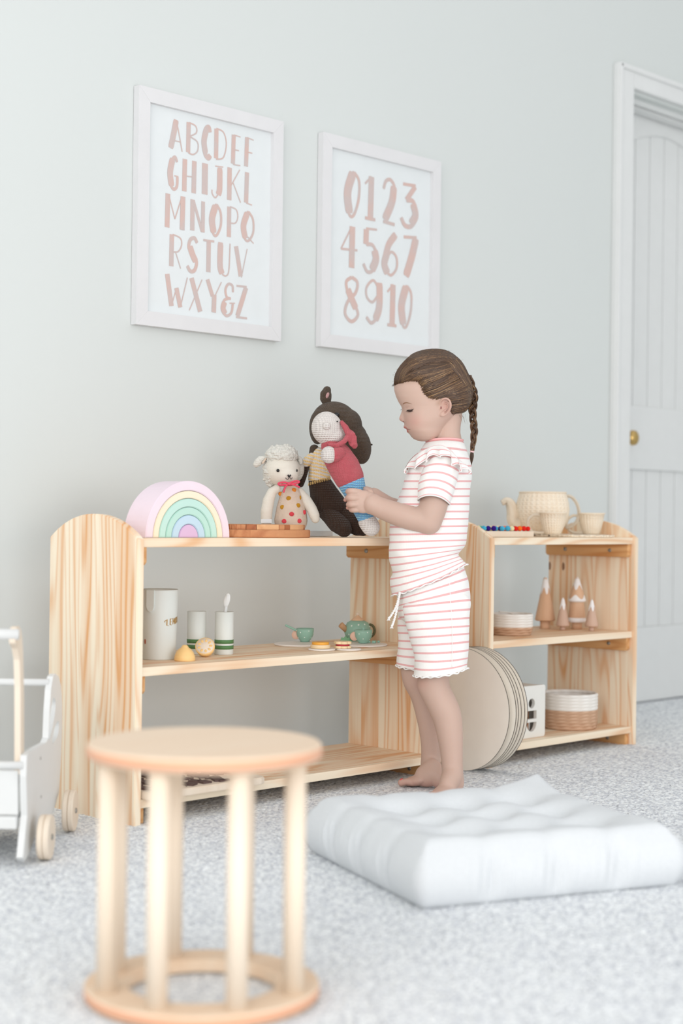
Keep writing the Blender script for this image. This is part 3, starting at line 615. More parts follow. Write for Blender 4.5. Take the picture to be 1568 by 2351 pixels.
for pts in ([(900, 1480, ZH-.02, 92), (985, 1570, ZH-.04, 105), (1050, 1620, ZH-.055, 96), (1060, 1640, ZH-.06, 84)], [(1060, 1480, ZH-.012, 96), (1150, 1590, ZH-.03, 100), (1225, 1640, ZH-.035, 78), (1262, 1660, ZH-.04, 52)]):
    V, F = body([limb3(pts)]); V = np.array(V); V[:, 2] = np.maximum(V[:, 2], SH+.001); mk('leg', V, F, M_dbrown, t)
mb = MB()
for k in range(13):
    X = 690+k*18.5; Y = 1160-(X-690)*.27; mb.add(*limb3([(X, Y-14, ZH-s3(118, ZH)*math.sqrt(max(.06, 1-((X-800)/124)**2))-.002, 6), (X-6, Y+12, ZH-s3(120, ZH)*math.sqrt(max(.06, 1-((X-800)/126)**2))-.003, 5)]))
mk('crochet_edging', mb.V, mb.F, knit('yellow_yarn', srgb(246, 204, 132), rows=200), t)
# ---- doll in her hands
ZD = 3.835
M_wk = knit('white_chunky_knit', srgb(246, 238, 232), rows=130, strength=1.0); M_rose = knit('rose_knit', srgb(208, 92, 102), srgb(230, 136, 142), rows=210, strength=.9)
M_blue = knit('blue_chunky_knit', srgb(160, 214, 230), srgb(120, 186, 222), rows=105, strength=1.0, crease=srgb(58, 108, 186))
t = thing('knitted_doll', Q3(1330, 1700, ZD), 'long knitted doll with white head, rose jumper and blue trousers held in the girl\'s hands', 'doll')
V, F = body([ell3(880, 570, ZD, 165, 180, .036, .25), ell3(940, 640, ZD, 130, 120, .030)], .0022); hd = mk('head', V, F, M_wk, t)
V, F = body([ell3(875, 545, ZD-.036, 45, 42, .010)], .0018); mk('nose', V, F, M_wk, hd)
mk('eye', *ell3(988, 497, ZD-.024, 8, 8, .003), M_black, hd)
V, F = body([limb3([(935, 760, ZD, 120), (980, 850, ZD, 155), (1060, 980, ZD, 168), (1110, 1080, ZD, 160)]), limb3([(1110, 1080, ZD, 160), (1132, 1130, ZD, 140)])], .0022); mk('jumper', V, F, M_rose, t)
V, F = body([limb3([(1010, 830, ZD-.028, 72), (960, 850, ZD-.036, 80)])]); sl = mk('sleeve', V, F, M_rose, t)
V, F = body([ell3(898, 850, ZD-.040, 86, 92, .020)]); mk('hand', V, F, M_wk, sl)
V, F = body([limb3([(1140, 1150, ZD, 145), (1185, 1260, ZD, 118), (1235, 1380, ZD, 108), (1290, 1500, ZD, 98), (1300, 1530, ZD, 92)])], .0022); mk('trousers', V, F, M_blue, t)
V, F = body([limb3([(1310, 1560, ZD, 100), (1345, 1615, ZD, 98)])], .0022); V = np.array(V); V[:, 2] = np.maximum(V[:, 2], SH+.003); mk('foot', V, F, M_wk, t)
parts = [limb3([(905, 745, ZD-.030, 22), (985, 750, ZD-.036, 26), (1060, 710, ZD-.032, 28), (1110, 640, ZD-.02, 30)]), limb3([(1035, 505, ZD-.02, 22), (1075, 560, ZD-.024, 34), (1105, 620, ZD-.024, 36), (1150, 690, ZD-.022, 44), (1170, 750, ZD-.02, 36)])]
for k in range(9):
    a = k*.9; parts.append(limb3([(1130+28*math.cos(a), 660+60*math.sin(a), ZD-.02, 20), (1160+20*math.cos(a*1.7), 690+60*math.sin(a), ZD-.03, 18)]))
V, F = body(parts, .002); mk('frilled_collar', V, F, M_rose, t)

# ------------------------------------------------------------------ middle shelf of the left unit
Z2 = .3322
def lathe_thing(o_name, part, prof, c, mat, parent, n=48, smooth=True): V, F = g_lathe(prof, c, n); return mk(part, V, F, mat, parent, smooth=smooth)
def uvlathe(name, prof, c, mat, parent, nu=30, nv=16, n=64, ax=None, wave=0):
    V, F = g_lathe(prof, c, n, ax); F = F[:-2]; m = len(prof); V2 = []; uv = []; F2 = []
    L = [0]
    for i in range(1, m): L.append(L[-1]+math.hypot(prof[i][0]-prof[i-1][0], prof[i][1]-prof[i-1][1]))
    for i in range(m):
        for k in range(n+1): V2.append(V[i*n+k % n]); uv.append((k/n*nu, L[i]/L[-1]*nv))
    for i in range(m-1):
        for k in range(n): F2.append((i*(n+1)+k, i*(n+1)+k+1, (i+1)*(n+1)+k+1, (i+1)*(n+1)+k))
    return mk(name, V2, F2, mat, parent, uv=uv)
M_enamel = paint('pale_grey_paint', srgb(222, 226, 222), .45, .35); M_green = paint('green_band', srgb(84, 128, 78), .5)
M_gold = paint('gold_lettering', srgb(176, 134, 62), .5)
c = G(364, 3.572, Z2); t = thing('toy_jug', c, 'tall pale grey wooden toy jug with gold lettering beside the left shelf end', 'jug')
lathe_thing('', 'body', [(.001, 0), (.0365, 0), (.0372, .002), (.0395, .07), (.042, .153), (.0408, .155), (.039, .150), (.034, .010), (.001, .008)], c, M_enamel, t)
def cyl_fn(c, R, mid):                              # wraps flat x along a cylinder, mid = direction facing out
    m0 = math.atan2(mid[1], mid[0])
    return lambda x, z, d: (c[0]+(R(z)+d)*math.cos(m0-x/R(z)*-1), c[1]+(R(z)+d)*math.sin(m0-x/R(z)*-1), z)
RJ = lambda z: float(np.interp(z-Z2, [0, .155], [.0368, .0424]))
toC = (CC-c)[:2]; toC = toC/np.linalg.norm(toC)
fnj = cyl_fn(c, RJ, toC); mb = MB(); xx = .022
def wrap_text(mb, word, x, z, h, fn, w=.62, thick=.030, rise=0):
    for i, ch in enumerate(word):
        letter(mb, ch, x, x+h*w, z+rise*i, z+rise*i+h, 0, thick, .0004, fn); x += h*w*1.2
wrap_text(mb, 'LEMONADE', .0155, Z2+.076, .0145, fnj, .52, .030, .0012)
mb.add(*[(lambda q: ([fnj(x, z, .0005) for x, z in q], [(i, i+1, i+3, i+2) for i in range(0, len(q)-3, 2)]))([pt for k in range(9) for pt in ((.017-.004*math.sin(k*.5), Z2+.079+.010*(1-k/8)-(.001)), (.0155-.004*math.sin(k*.5), Z2+.079+.010*(1-k/8)))])][0])
mk('gold_lettering', mb.V, mb.F, M_gold, t, smooth=False)
q = [(-.028, .1545), (-.028, .118), (-.025, .110), (-.019, .106), (-.013, .110), (-.011, .118), (-.011, .1545)]
def tongue(fn, q, base, t0, t1):
    n = len(q); V = [fn(x, base+z, t1) for x, z in q]+[fn(x, base+z, t0) for x, z in q]
    F = [tuple(range(n))]+[(i, (i+1) % n, n+(i+1) % n, n+i) for i in range(n)]; return V, F
mk('handle', *tongue(fnj, q, Z2, -.001, .004), M_enamel, t, smooth=False)
mk('tap_hole', *tongue(fnj, [(-.034+.003*math.cos(a*.785), .04+.006*math.sin(a*.785)) for a in range(8)], Z2, -.001, .0006), paint('red_brown', srgb(176, 100, 76), .5), t, smooth=False)
def cup(px, Z, label):
    c = G(px, Z, Z2); t = thing('toy_tumbler', c, label, 'cup', 'banded toy tumblers on the middle shelf')
    lathe_thing('', 'body', [(.001, 0), (.0210, 0), (.0216, .001), (.0219, .098), (.0206, .0985), (.0196, .094), (.019, .006), (.001, .005)], c, M_enamel, t)
    for z in (.0125, .0255): lathe_thing('', 'band', [(.0210, z), (.02215, z), (.02220, z+.0088), (.0210, z+.0088)], c, M_green, t)
    return c
cup(450.5, 3.715, 'pale tumbler with two green bands between the jug and the lemon slice half')
c = cup(514, 3.71, 'pale tumbler with two green bands holding a white spoon')
mb = MB(); p0 = P(512, 1450, 3.71); p1 = P(522, 1366, 3.70)
mb.add(*g_tube(catmull([p0, p0*.5+p1*.5, p1], 6), [.0042]*9+[.0045]*2+[.004]*2, 12)); mb.add(*g_ell(P(521, 1378, 3.70), (.0078, .0028, .0165), (AR*.98+AU*.15, -AW, AU*.98-AR*-.15), 20, 14))
o = mk('spoon', mb.V, mb.F, M_white); tag(o, 'small white spoon standing in the right tumbler', 'spoon')
# lemons
M_lem = paint('lemon_paint', srgb(246, 206, 140), .45); M_lem2 = paint('lemon_flesh', srgb(238, 224, 206), .5)
c = G(424, 3.535, Z2)
V, F = g_lathe([(.001, 0), (.0226, 0), (.0234, .002), (.0228, .009), (.0195, .018), (.0135, .0255), (.0085, .0290), (.0072, .0315), (.0050, .0340), (.001, .0348)], c, 40)
o = mk('toy_lemon_half', V, F, M_lem); tag(o, 'yellow toy lemon half lying cut side down before the jug', 'lemon')
zz = 3.63; cc = P(470.5, 1485, zz); nrm = (-AW*.82+AU*.57); nrm = nrm/np.linalg.norm(nrm); a1 = AR.copy(); a2 = np.cross(nrm, a1); ax = (a1, a2, nrm)
lowest = Z2
V, F = g_lathe([(.001, -.030), (.006, -.029), (.013, -.024), (.0195, -.015), (.0222, -.005), (.0222, 0), (.0212, .0008), (.001, .0008)], cc, 40, ax)
sh_ = Z2-min(v[2] for v in V)
t = thing('toy_lemon_half', (cc[0], cc[1], Z2), 'yellow toy lemon half showing its painted segments, propped on the tumbler', 'lemon')
up = np.array([0, 0, sh_ if sh_ > -.004 else sh_]); V = [v+up for v in V]; cc = cc+up; mk('peel', V, F, M_lem, t)
mk('flesh', *g_lathe([(.001, .0008), (.0200, .0008), (.0198, .0014), (.001, .0014)], cc, 40, ax), M_lem2, t)
for k in range(9):
    a = 2*PI*k/9; pc = cc+a1*.0135*math.cos(a)+a2*.0135*math.sin(a)+nrm*.0016; u_ = a1*math.cos(a)+a2*math.sin(a); v_ = np.cross(nrm, u_)
    mk('segment', *g_ell(pc, (.0040, .0030, .0007), (u_, v_, nrm), 12, 8), M_lem, t)
# tea set
M_tea = paint('sage_green_paint', srgb(150, 190, 172), .4, .4); M_dotw = paint('white_dots', srgb(232, 240, 232), .5); M_lw = pine('beech_toy', 2, 1, srgb(232, 194, 160), srgb(214, 168, 130), plank=2, strength=.3)
M_plate = paint('white_plate', srgb(238, 232, 226), .45)
def plate(px, Z, R, label, n='toy_plate'):
    c = G(px, Z, Z2); o = mk(n, *g_lathe([(.001, 0), (R-.002, 0), (R, .0015), (R, .0032), (R-.0015, .0045), (R-.008, .0042), (.001, .0040)], c, 64), M_plate)
    tag(o, label, 'plate', 'white wooden toy plates'); return c
plate(690, 4.000, .066, 'large white toy plate under the teacup with the slanted spoon'); plate(829, 4.015, .066, 'large white toy plate under the teapot and right cup')
plate(738.5, 3.853, .0325, 'small white toy plate under the orange topped cracker'); plate(800.5, 3.866, .0305, 'small white toy plate under the jam biscuit')
def teacup(px, Z, label, spoon):
    c = G(px, Z, Z2+.0046); t = thing('toy_teacup', c, label, 'cup', 'sage green toy teacups')
    prof = [(.001, 0), (.0120, 0), (.0125, .003), (.0170, .008), (.0212, .017), (.0222, .026), (.0224, .0335), (.0200, .0335), (.0185, .022), (.001, .016)]
    lathe_thing('', 'bowl', prof, c, M_tea, t)
    hc = c-AR*.0225+np.array([0, 0, .017])
    mk('handle', *g_lathe([(.001, -.003), (.0105, -.003), (.0112, -.002), (.0112, .002), (.0105, .003), (.001, .003)], hc, 24, (AR, np.array([0, 0, 1.]), -AW)), paint('rose_beige', srgb(232, 190, 168), .5), t)
    for a, h in ((.5, .010), (1.1, .028), (1.6, .012), (2.1, .024), (2.7, .010), (.1, .022), (-.8, .016), (3.6, .02), (4.4, .012), (5, .027)):
        r = float(np.interp(h, [.008, .017, .026, .0335], [.0170, .0212, .0222, .0224])); d = -AW*math.sin(a)+AR*math.cos(a); d[2] = 0; d /= np.linalg.norm(d)
        mk('dot', *g_ell(c+d*r+np.array([0, 0, h]), (.0016, .0006, .0016), (np.cross(d, [0, 0, 1.]), d, np.array([0, 0, 1.])), 10, 6), M_dotw, t)
    return c
c = teacup(700, 4.055, 'sage green toy teacup with a spoon slanting out, left on the plate', 1)
a = P(697, 1455, 4.05); b = P(657, 1436, 4.04); m_ = a*.55+b*.45
t = thing('toy_spoon', a, 'small wood and green spoon slanting from the left teacup', 'spoon')
mk('stem', *g_caps([a, m_], .0022, 10), M_lw, t); mk('tip', *g_caps([m_, b], .0030, 10), M_tea, t)
c = teacup(834, 4.03, 'sage green toy teacup with an upright spoon, in front of the teapot', 1)
a = P(834, 1458, 4.03); m_ = P(834.3, 1452, 4.03); b = P(834.5, 1443, 4.03)
t = thing('toy_spoon', a, 'small green spoon standing in the right teacup', 'spoon')
mk('stem', *g_caps([a, m_], .0035, 10), M_lw, t); mk('tip', *g_caps([m_, b], .0044, 12), M_tea, t)
# teapot
Zp = 4.125; c = G(820.5, Zp, Z2+.0008); t = thing('toy_teapot', c, 'sage green dotted toy teapot with beech lid and spout', 'teapot')
R0 = .0345
prof = [(.001, 0), (.020, 0), (.022, .003), (.0305, .012), (R0, .024), (.0330, .038), (.0270, .049), (.0180, .054), (.001, .055)]
lathe_thing('', 'body', prof, c, M_tea, t); 
lathe_thing('', 'lid', [(.001, .054), (.0165, .054), (.0165, .056), (.013, .059), (.006, .064), (.0035, .067), (.001, .068)], c, M_lw, t); mk('lid_knob', *g_ell(c+np.array([0, 0, .0705]), (.0042, .0042, .0042)), paint('pale_beech', srgb(232, 214, 196), .5), t)
sp0 = c-AR*.026-AW*.010+np.array([0, 0, .028]); sp1 = c-AR*.045-AW*.016+np.array([0, 0, .046]); dv = sp1-sp0; dv /= np.linalg.norm(dv); s1 = np.cross(dv, AW); s1 /= np.linalg.norm(s1)
mk('spout', *g_lathe([(.001, 0), (.0072, 0), (.0078, .024), (.0072, .0255), (.004, .0255), (.0035, .022), (.001, .022)], sp0, 20, (s1, np.cross(dv, s1), dv)), paint('darker_beech', srgb(206, 162, 124), .5), t)
mk('handle', *g_tube([c+AR*(.030+.014*math.sin(a))+np.array([0, 0, .028+.016*math.cos(a)]) for a in np.linspace(0, PI, 12)], .0036, 10), paint('dark_cord', srgb(96, 92, 62), .6), t)
for a, h in ((.35, .04), (.9, .046), (1.5, .045), (2.1, .042), (2.7, .030), (1.2, .030), (2.3, .020), (.6, .024), (1.7, .016), (3.6, .03), (4.5, .04), (5.4, .03)):
    r = float(np.interp(h, [.012, .024, .038, .049], [.0305, R0, .0330, .0270])); d = -AW*math.sin(a)+AR*math.cos(a); d[2] = 0; d /= np.linalg.norm(d)
    nn = d+np.array([0, 0, (h-.024)*22]); nn /= np.linalg.norm(nn); s_ = np.cross(nn, [0, 0, 1.]); s_ /= np.linalg.norm(s_)
    mk('dot', *g_ell(c+d*r+np.array([0, 0, h]), (.0023, .0007, .0023), (s_, nn, np.cross(s_, nn)), 10, 6), M_dotw, t)
# biscuits
def scallop(R, n=6, am=.09, seg=60): return [(R*(1+am*abs(math.cos(n*PI*i/seg))-am), 2*PI*i/seg) for i in range(seg)]
def g_scal(c, R, z0, z1, n=6, am=.14):
    q = [(r*math.cos(a), r*math.sin(a)) for r, a in scallop(R, n, am)]
    return g_prism(q, lambda p: (c[0]+p[0], c[1]+p[1], z0), lambda p: (c[0]+p[0], c[1]+p[1], z1), .0008)
M_bisc = paint('biscuit_wood', srgb(240, 214, 172), .5)
c = G(735.5, 3.853, Z2+.0048); t = thing('toy_cracker', c, 'round pale toy cracker topped with an orange disc', 'toy food')
mk('cracker', *g_lathe([(.001, 0), (.0228, 0), (.0238, .001), (.0238, .0080), (.0228, .009), (.001, .009)], c, 48), M_bisc, t)
mk('cheese', *g_lathe([(.001, .0092), (.0200, .0092), (.0206, .010), (.0206, .0142), (.020, .0150), (.001, .0150)], c, 48), paint('orange_paint', srgb(238, 172, 66), .45), t)
c = G(786.5, 3.866, Z2+.0048); t = thing('toy_jam_biscuit', c, 'scalloped toy biscuit sandwich with red jam', 'toy food')
mk('biscuit', *g_scal(c, .0212, c[2], c[2]+.0058), M_bisc, t, smooth=False); mk('jam', *g_lathe([(.001, .006), (.0168, .006), (.0168, .0102), (.001, .0102)], c, 40), paint('jam_red', srgb(190, 62, 74), .5), t); mk('biscuit', *g_scal(c, .0216, c[2]+.0104, c[2]+.0165), M_bisc, t, smooth=False)
c = G(793, 4.10, Z2+.0005); q = [(-.0145+.0, 0), (.014, 0)]+[(.015*math.cos(a)*(1+.12*math.sin(9*a)), .0005+.0135*abs(math.sin(a))*(1+.14*math.sin(9*a))) for a in np.linspace(.05, PI-.05, 30)]
V, F = g_prism(q, lambda p: c+AR*p[0]+np.array([0, 0, p[1]])-AW*.002, lambda p: c+AR*p[0]+np.array([0, 0, p[1]])+AW*.002, 0)
o = mk('toy_lettuce_leaf', V, F, paint('leaf_green', srgb(132, 186, 146), .6), smooth=False); tag(o, 'green frilly toy leaf standing beside the teapot', 'toy food')
c = G(859, 4.035, Z2+.0048); mb = MB(); mb.add(*g_box(c+np.array([0, 0, .003]), (.012, .009, .006), rotz(.5), .001)); mb.add(*g_ell(c+np.array([.012, -.004, .003]), (.004, .004, .003))); mb.add(*g_ell(c-np.array([.012, -.006, -.003]), (.004, .004, .003)))
o = mk('toy_sweet', mb.V, mb.F, M_tea, smooth=False); tag(o, 'small wrapped teal toy sweet right of the front teacup', 'toy food')

# ------------------------------------------------------------------ bottom shelf of the left unit: letter board
t = thing('letter_board', (2.30, -.40, .0565), 'pale wooden board with dark cut-out letters on the lowest shelf behind the stool', 'board')
bx0, bx1, by0, by1 = 2.120, 2.452, -.510, -.235
q = [(bx0, by0), (bx1-.02, by0), (bx1-.006, by0+.006), (bx1, by0+.02), (bx1, by1), (bx0, by1)]
V, F = g_prism(q, lambda p: (p[0], p[1], .0565), lambda p: (p[0], p[1], .0725), .002); mk('board', V, F, M_ply, t, smooth=False)
M_dark = paint('dark_walnut_felt', srgb(92, 72, 68), .7)
rows_ = ['ABCDEFG', 'HIJKLMN', 'OPQRSTU', 'VWXYZ']
for ri, rw in enumerate(rows_):
    for ci, ch in enumerate(rw):
        mb = MB(); X = bx0+.018+ci*.0455; Y = by1-.018-ri*.064
        fn = lambda x, z, d: (x, z, .0768+d*0)
        letter(mb, ch, X, X+.032, Y-.048, Y, 0, .10, 0, fn)
        V = np.array(mb.V); n = len(V); V2 = V.copy(); V2[:, 2] = .0726
        F = [f for f in mb.F]+[tuple(i+n for i in f[::-1]) for f in mb.F]
        edges = {}
        for f in mb.F:
            for a, b in zip(f, f[1:]+f[:1]): edges[(a, b)] = 1
        F += [(a, b, b+n, a+n) for (a, b) in edges if (b, a) not in edges]
        mk('letter', np.vstack([V, V2]), F, M_dark, t, smooth=False)

# ------------------------------------------------------------------ discs between the units
M_disc = paint('bare_plywood_face', srgb(252, 244, 233), .6, bumpy=.1, var=.04); M_burn = paint('burnt_plywood_edge', srgb(70, 62, 56), .7)
dl = ['nearest thin plywood disc, its whole round face showing beside the girl\'s legs', 'second thin plywood disc from the front of the leaning stack', 'third thin plywood disc of the leaning stack, one of two close together', 'fourth thin plywood disc of the leaning stack',
      'fifth thin plywood disc, next to last of the leaning stack', 'rearmost thin plywood disc, touching the narrower shelf unit']
for i, X in enumerate((3.182, 3.208, 3.2155, 3.2255, 3.238, 3.249)):
    cyy = -.455-.0012*i; R = .158
    bx = (np.array([0, 1., 0]), np.array([0, 0, 1.]), np.array([1., 0, 0]))
    V, F = g_lathe([(.001, -.0012), (R-.0004, -.0012), (R, -.0008), (R, .0008), (R-.0004, .0012), (.001, .0012)], (X, cyy, R+.004), 96, bx)
    n = 96; fm = []
    for f in F:
        if len(f) > 4: fm.append(0)
        else: fm.append(0 if f[0]//n in (0, 4) else 1)
    o = mk('plywood_disc', V, F, M_disc, mats=[M_disc, M_burn], fmat=fm, smooth=False); tag(o, dl[i], 'disc', 'thin plywood discs stacked between the shelf units')

# ------------------------------------------------------------------ right unit, top
tx0, tx1, ty0, ty1 = 3.290, 3.545, -.405, -.245
t = thing('bead_tray', ((tx0+tx1)/2, (ty0+ty1)/2, SH), 'flat pale wooden board under rows of felt balls', 'tray')
mk('board', *g_box(((tx0+tx1)/2, (ty0+ty1)/2, SH+.0085), (tx1-tx0, ty1-ty0, .016), None, .002), M_ply, t, smooth=False)
BC = dict(c=((245, 232, 186), 'cream'), y=((74, 178, 214), 'sky blue'), n=((52, 22, 130), 'indigo'), r=((232, 40, 30), 'red'), o=((255, 120, 40), 'orange'), g=((96, 190, 160), 'green'))
bm_ = {k: two('felt_'+k, srgb(*v[0]), tuple(x*.85 for x in srgb(*v[0])[:3])+(1,), 300, .95, bump=.4) for k, v in BC.items()}
for row, (yy, seq) in enumerate(((ty0+.011, 'cynnyycrorr'), (ty0+.030, 'nygccynooro'), (ty0+.050, 'gycgycrcoyn'), (ty0+.072, 'cynncyoocrr'))):
    pos = None
    for k, ch in enumerate(seq):
        X = tx0+.018+k*.0212; 
        if row == 0: X = float(hit([1098, 1111, 1121, 1134, 1153, 1165, 1175, 1185, 1193, 1203, 1212][k], 1212, 1, yy)[0])
        r = .0068+.0008*random.random()
        V, F = g_ell((X, yy+random.uniform(-.001, .001), SH+.0167+r*.95), (r, r, r*.96), None, 16, 12)
        o = mk('felt_ball', V, F, bm_[ch]); rn = ('front', 'second', 'third', 'back')[row]
        tag(o, '%s felt ball, %s from the left in the %s row on the wooden board' % (BC[ch][1], ('first', 'second', 'third', 'fourth', 'fifth', 'sixth', 'seventh', 'eighth', 'ninth', 'tenth', 'last')[k], rn), 'ball', 'felt balls on the board')
mc = hit(1315, 1222, 1, -.345); mR = .118
t_ = []; V = []; F = []
nseg = 96
for ring in range(13):
    r = mR*ring/12
    for k in range(nseg):
        a = 2*PI*k/nseg; rr = r*(1+(.018*math.sin(24*a) if ring == 12 else 0)); V.append((mc[0]+rr*math.cos(a), mc[1]+rr*math.sin(a), SH+.006+.002*math.sin(ring*2.1)+(.0015*math.sin(24*a) if ring > 10 else 0)))
for ring in range(12):
    for k in range(nseg): k2 = (k+1) % nseg; F.append((ring*nseg+k, ring*nseg+k2, (ring+1)*nseg+k2, (ring+1)*nseg+k))
n0 = len(V); V += [(v[0], v[1], SH+.0008) for v in V]; F += [tuple(i+n0 for i in f[::-1]) for f in F]
for k in range(nseg): k2 = (k+1) % nseg; a_ = 12*nseg; F.append((a_+k, a_+k2, n0+a_+k2, n0+a_+k))
o = mk('wicker_mat', V, F, M_wick, uv=[(math.atan2(v[1]-mc[1], v[0]-mc[0])/(2*PI)*60, math.hypot(v[0]-mc[0], v[1]-mc[1])/mR*16) for v in V]); tag(o, 'round woven wicker mat under the wicker cups', 'mat')
# teapot
Zt = 4.655; c = G(1245, Zt, SH+.0082); t = thing('wicker_teapot', c, 'large open wicker toy teapot with curved spout and handle', 'teapot')
s_ = Zt/F_PX
H = 1222-1128
prof = [(.045, 0), (.055, .006), (.066, .024), (.0755, .050), (.0775, .070), (.0750, .092), (.0690, .112), (.0672, .119), (.0650, .119), (.069, .092), (.0715, .07), (.050, .006), (.001, .006)]
uvlathe('body', [(.001, 0)]+prof, c, M_wick, t, 30, 30)
rim = [c+np.array([.0668*math.cos(a), .0668*math.sin(a), .119]) for a in np.linspace(0, 2*PI, 49)[:-1]]; mk('rim', *g_tube(rim, .0028, 8, True), M_wick, t)
def tube_uv(name, pts, rad, parent, nv):
    V, F = g_tube(pts, rad, 12); uv = []
    for i in range(len(pts)):
        for k in range(12): uv.append((k/12*8, i/len(pts)*nv))
    return mk(name, V, F, M_wick, parent, uv=uv)
pp = catmull([P(1196, 1205, Zt), P(1180, 1195, Zt), P(1177, 1175, Zt), P(1172, 1158, Zt), P(1163, 1150, Zt), P(1152, 1155, Zt)], 6)
n = len(pp); rr = [float(np.interp(i/(n-1), [0, .3, .65, .85, 1], [.021, .019, .014, .010, .008])) for i in range(n)]; tube_uv('spout', pp, rr, t, 26)
pp = catmull([P(1298, 1139, Zt), P(1312, 1141, Zt), P(1324, 1156, Zt), P(1329, 1175, Zt), P(1325, 1195, Zt), P(1312, 1208, Zt), P(1298, 1211, Zt)], 6); tube_uv('handle', pp, .0048, t, 40)
for px, Z, lab, hx in ((1269, 4.512, 'wicker toy cup in front of the wicker teapot', -1), (1357, 4.66, 'wicker toy cup at the right end of the mat', -1)):
    c = G(px, Z, SH+.0085); t = thing('wicker_cup', c, lab, 'cup', 'wicker toy cups')
    prof = [(.001, 0), (.022, 0), (.024, .003), (.030, .018), (.0355, .038), (.0382, .060), (.0392, .0605), (.0375, .0605), (.034, .040), (.022, .006), (.001, .006)]
    prof = [(r*.98, h) for r, h in prof]
    uvlathe('bowl', prof, c, M_wick, t, 24, 22)
    mk('rim', *g_tube([c+np.array([.0385*math.cos(a), .0385*math.sin(a), .060]) for a in np.linspace(0, 2*PI, 41)[:-1]], .0020, 8, True), M_wick, t)
    pp = catmull([c-AR*.034+AU*.052, c-AR*.052+AU*.054, c-AR*.068+AU*.042, c-AR*.070+AU*.024, c-AR*.058+AU*.008, c-AR*.038+AU*.004, c-AR*.022+AU*.005], 6); tube_uv('handle', pp, .0040, t, 30)

# ------------------------------------------------------------------ baskets, trees, sorter
def rope_mat(name, a, b):
    m = NT(name); uvc = m.coords((1, 1, 1), 'UV'); sep = m.n.new('ShaderNodeSeparateXYZ'); m.link(uvc, sep.inputs[0])
    tw = m.math('MULTIPLY_ADD', m.math('SINE', m.math('MULTIPLY', m.math('ADD', sep.outputs[0], sep.outputs[1]), 2*PI)), .5, .5)
    m.col(m.mix(m.math('MULTIPLY', tw, .6), b, a)); m.bump(tw, .5, .001); return m.fin(.9, .15)
M_ropew = rope_mat('white_cotton_rope', srgb(250, 248, 244), srgb(236, 231, 224)); M_ropet = rope_mat('tan_cotton_rope', srgb(222, 188, 160), srgb(196, 158, 130))
def rope_basket(c, R, H_, nc, nt, label, grp, Rb=.9):
    t = thing('rope_basket', c, label, 'basket', grp); r = H_/nc/2
    for nm_, lo, hi, mat in (('tan_rope', 0, nt, M_ropet), ('white_rope', nt, nc, M_ropew)):
        V = []; F = []; uv = []; ns = 72; npr = 8
        for j in range(lo, hi):
            RR = R*(Rb+(1-Rb)*min(1, (j+1)/3)); z = c[2]+r*1.32+j*2*r*.985; o0 = len(V)
            for k in range(ns+1):
                a = 2*PI*k/ns
                for q in range(npr):
                    b = 2*PI*q/npr; V.append((c[0]+(RR+r*1.0*math.cos(b))*math.cos(a), c[1]+(RR+r*1.0*math.cos(b))*math.sin(a), z+r*1.32*math.sin(b))); uv.append((k*RR*60/ns*2*PI/2, q/npr))
            for k in range(ns):
                for q in range(npr): q2 = (q+1) % npr; F.append((o0+k*npr+q, o0+(k+1)*npr+q, o0+(k+1)*npr+q2, o0+k*npr+q2))
        mk(nm_, V, F, mat, t, uv=uv)
    mk('bottom', *g_lathe([(.001, .001), (R*Rb, .001), (R*Rb, .005), (.001, .005)], c, 48), M_ropet, t); return t
rope_basket(G(1174, 4.45, Z2), .0560, .058, 8, 3, 'small low rope basket, white over tan, on the middle shelf', 'white and tan rope baskets', .88)
o = mk('cord_loop', *g_tube(catmull([P(1140, 1412, 4.44), P(1165, 1418, 4.41), P(1190, 1421, 4.41), P(1172, 1408, 4.45), P(1145, 1404, 4.46)], 6), .002, 8), M_ropew); tag(o, 'loose white cord lying over the small rope basket', 'cord')
rope_basket(G(1306, 4.612, .0562), .0775, .100, 11, 6, 'larger rope basket, white rim over tan coils, on the lowest shelf', 'white and tan rope baskets', .93)
M_tw = pine('beech_tree', 2, 1, srgb(226, 188, 156), srgb(214, 166, 130), plank=2, strength=.4); M_tp = paint('rosewood_pale', srgb(210, 178, 158), .6); M_snow = paint('snow_paint', srgb(246, 244, 244), .5)
def snowcap(c, prof_fn, top, h, n, t):              # painted cap with zigzag lower edge, standing slightly proud
    V = []; F = []; m = 48
    for k in range(m):
        a = 2*PI*k/m; dz = h*(.88+.22*math.sin(n*a)*1.0); 
        for j in range(7):
            z = top-dz*j/6; V.append((c[0]+(prof_fn(z)+.0006)*math.cos(a), c[1]+(prof_fn(z)+.0006)*math.sin(a), c[2]+z+.0006*(j == 0)))
    for k in range(m):
        k2 = (k+1) % m
        for j in range(6): F.append((k*7+j, k*7+j+1, k2*7+j+1, k2*7+j))
    F.append(tuple(k*7 for k in range(m))[::-1]); mk('snow_cap', V, F, M_snow, t)
def tree(px, Z, w, hc, ht, hcap, mat, label, tr_w):
    c = G(px, Z, Z2); t = thing('wooden_tree', c, label, 'toy tree', 'snow tipped wooden trees'); s = Z/F_PX; r = w/2*s; H1 = ht*s; H2 = (ht+hc)*s
    mk('trunk', *g_lathe([(.001, 0), (tr_w/2*s-.0008, 0), (tr_w/2*s, .001), (tr_w/2*s, H1+.001), (.001, H1+.001)], c, 24), mat, t)
    tip = .0045 if w > 35 else .003
    mk('crown', *g_lathe([(.001, H1), (r-.004, H1), (r, H1+.003), (r*.98, H1+.006), (tip*1.4, H2-.005), (tip, H2-.002), (.001, H2)], c, 36), mat, t)
    fn = lambda z: float(np.interp(z, [H1+.006, H2-.005, H2-.002, H2+.0005], [r*.98, tip*1.4, tip, .0008]))
    snowcap(c, fn, H2+.0004, hcap*s, 5, t)
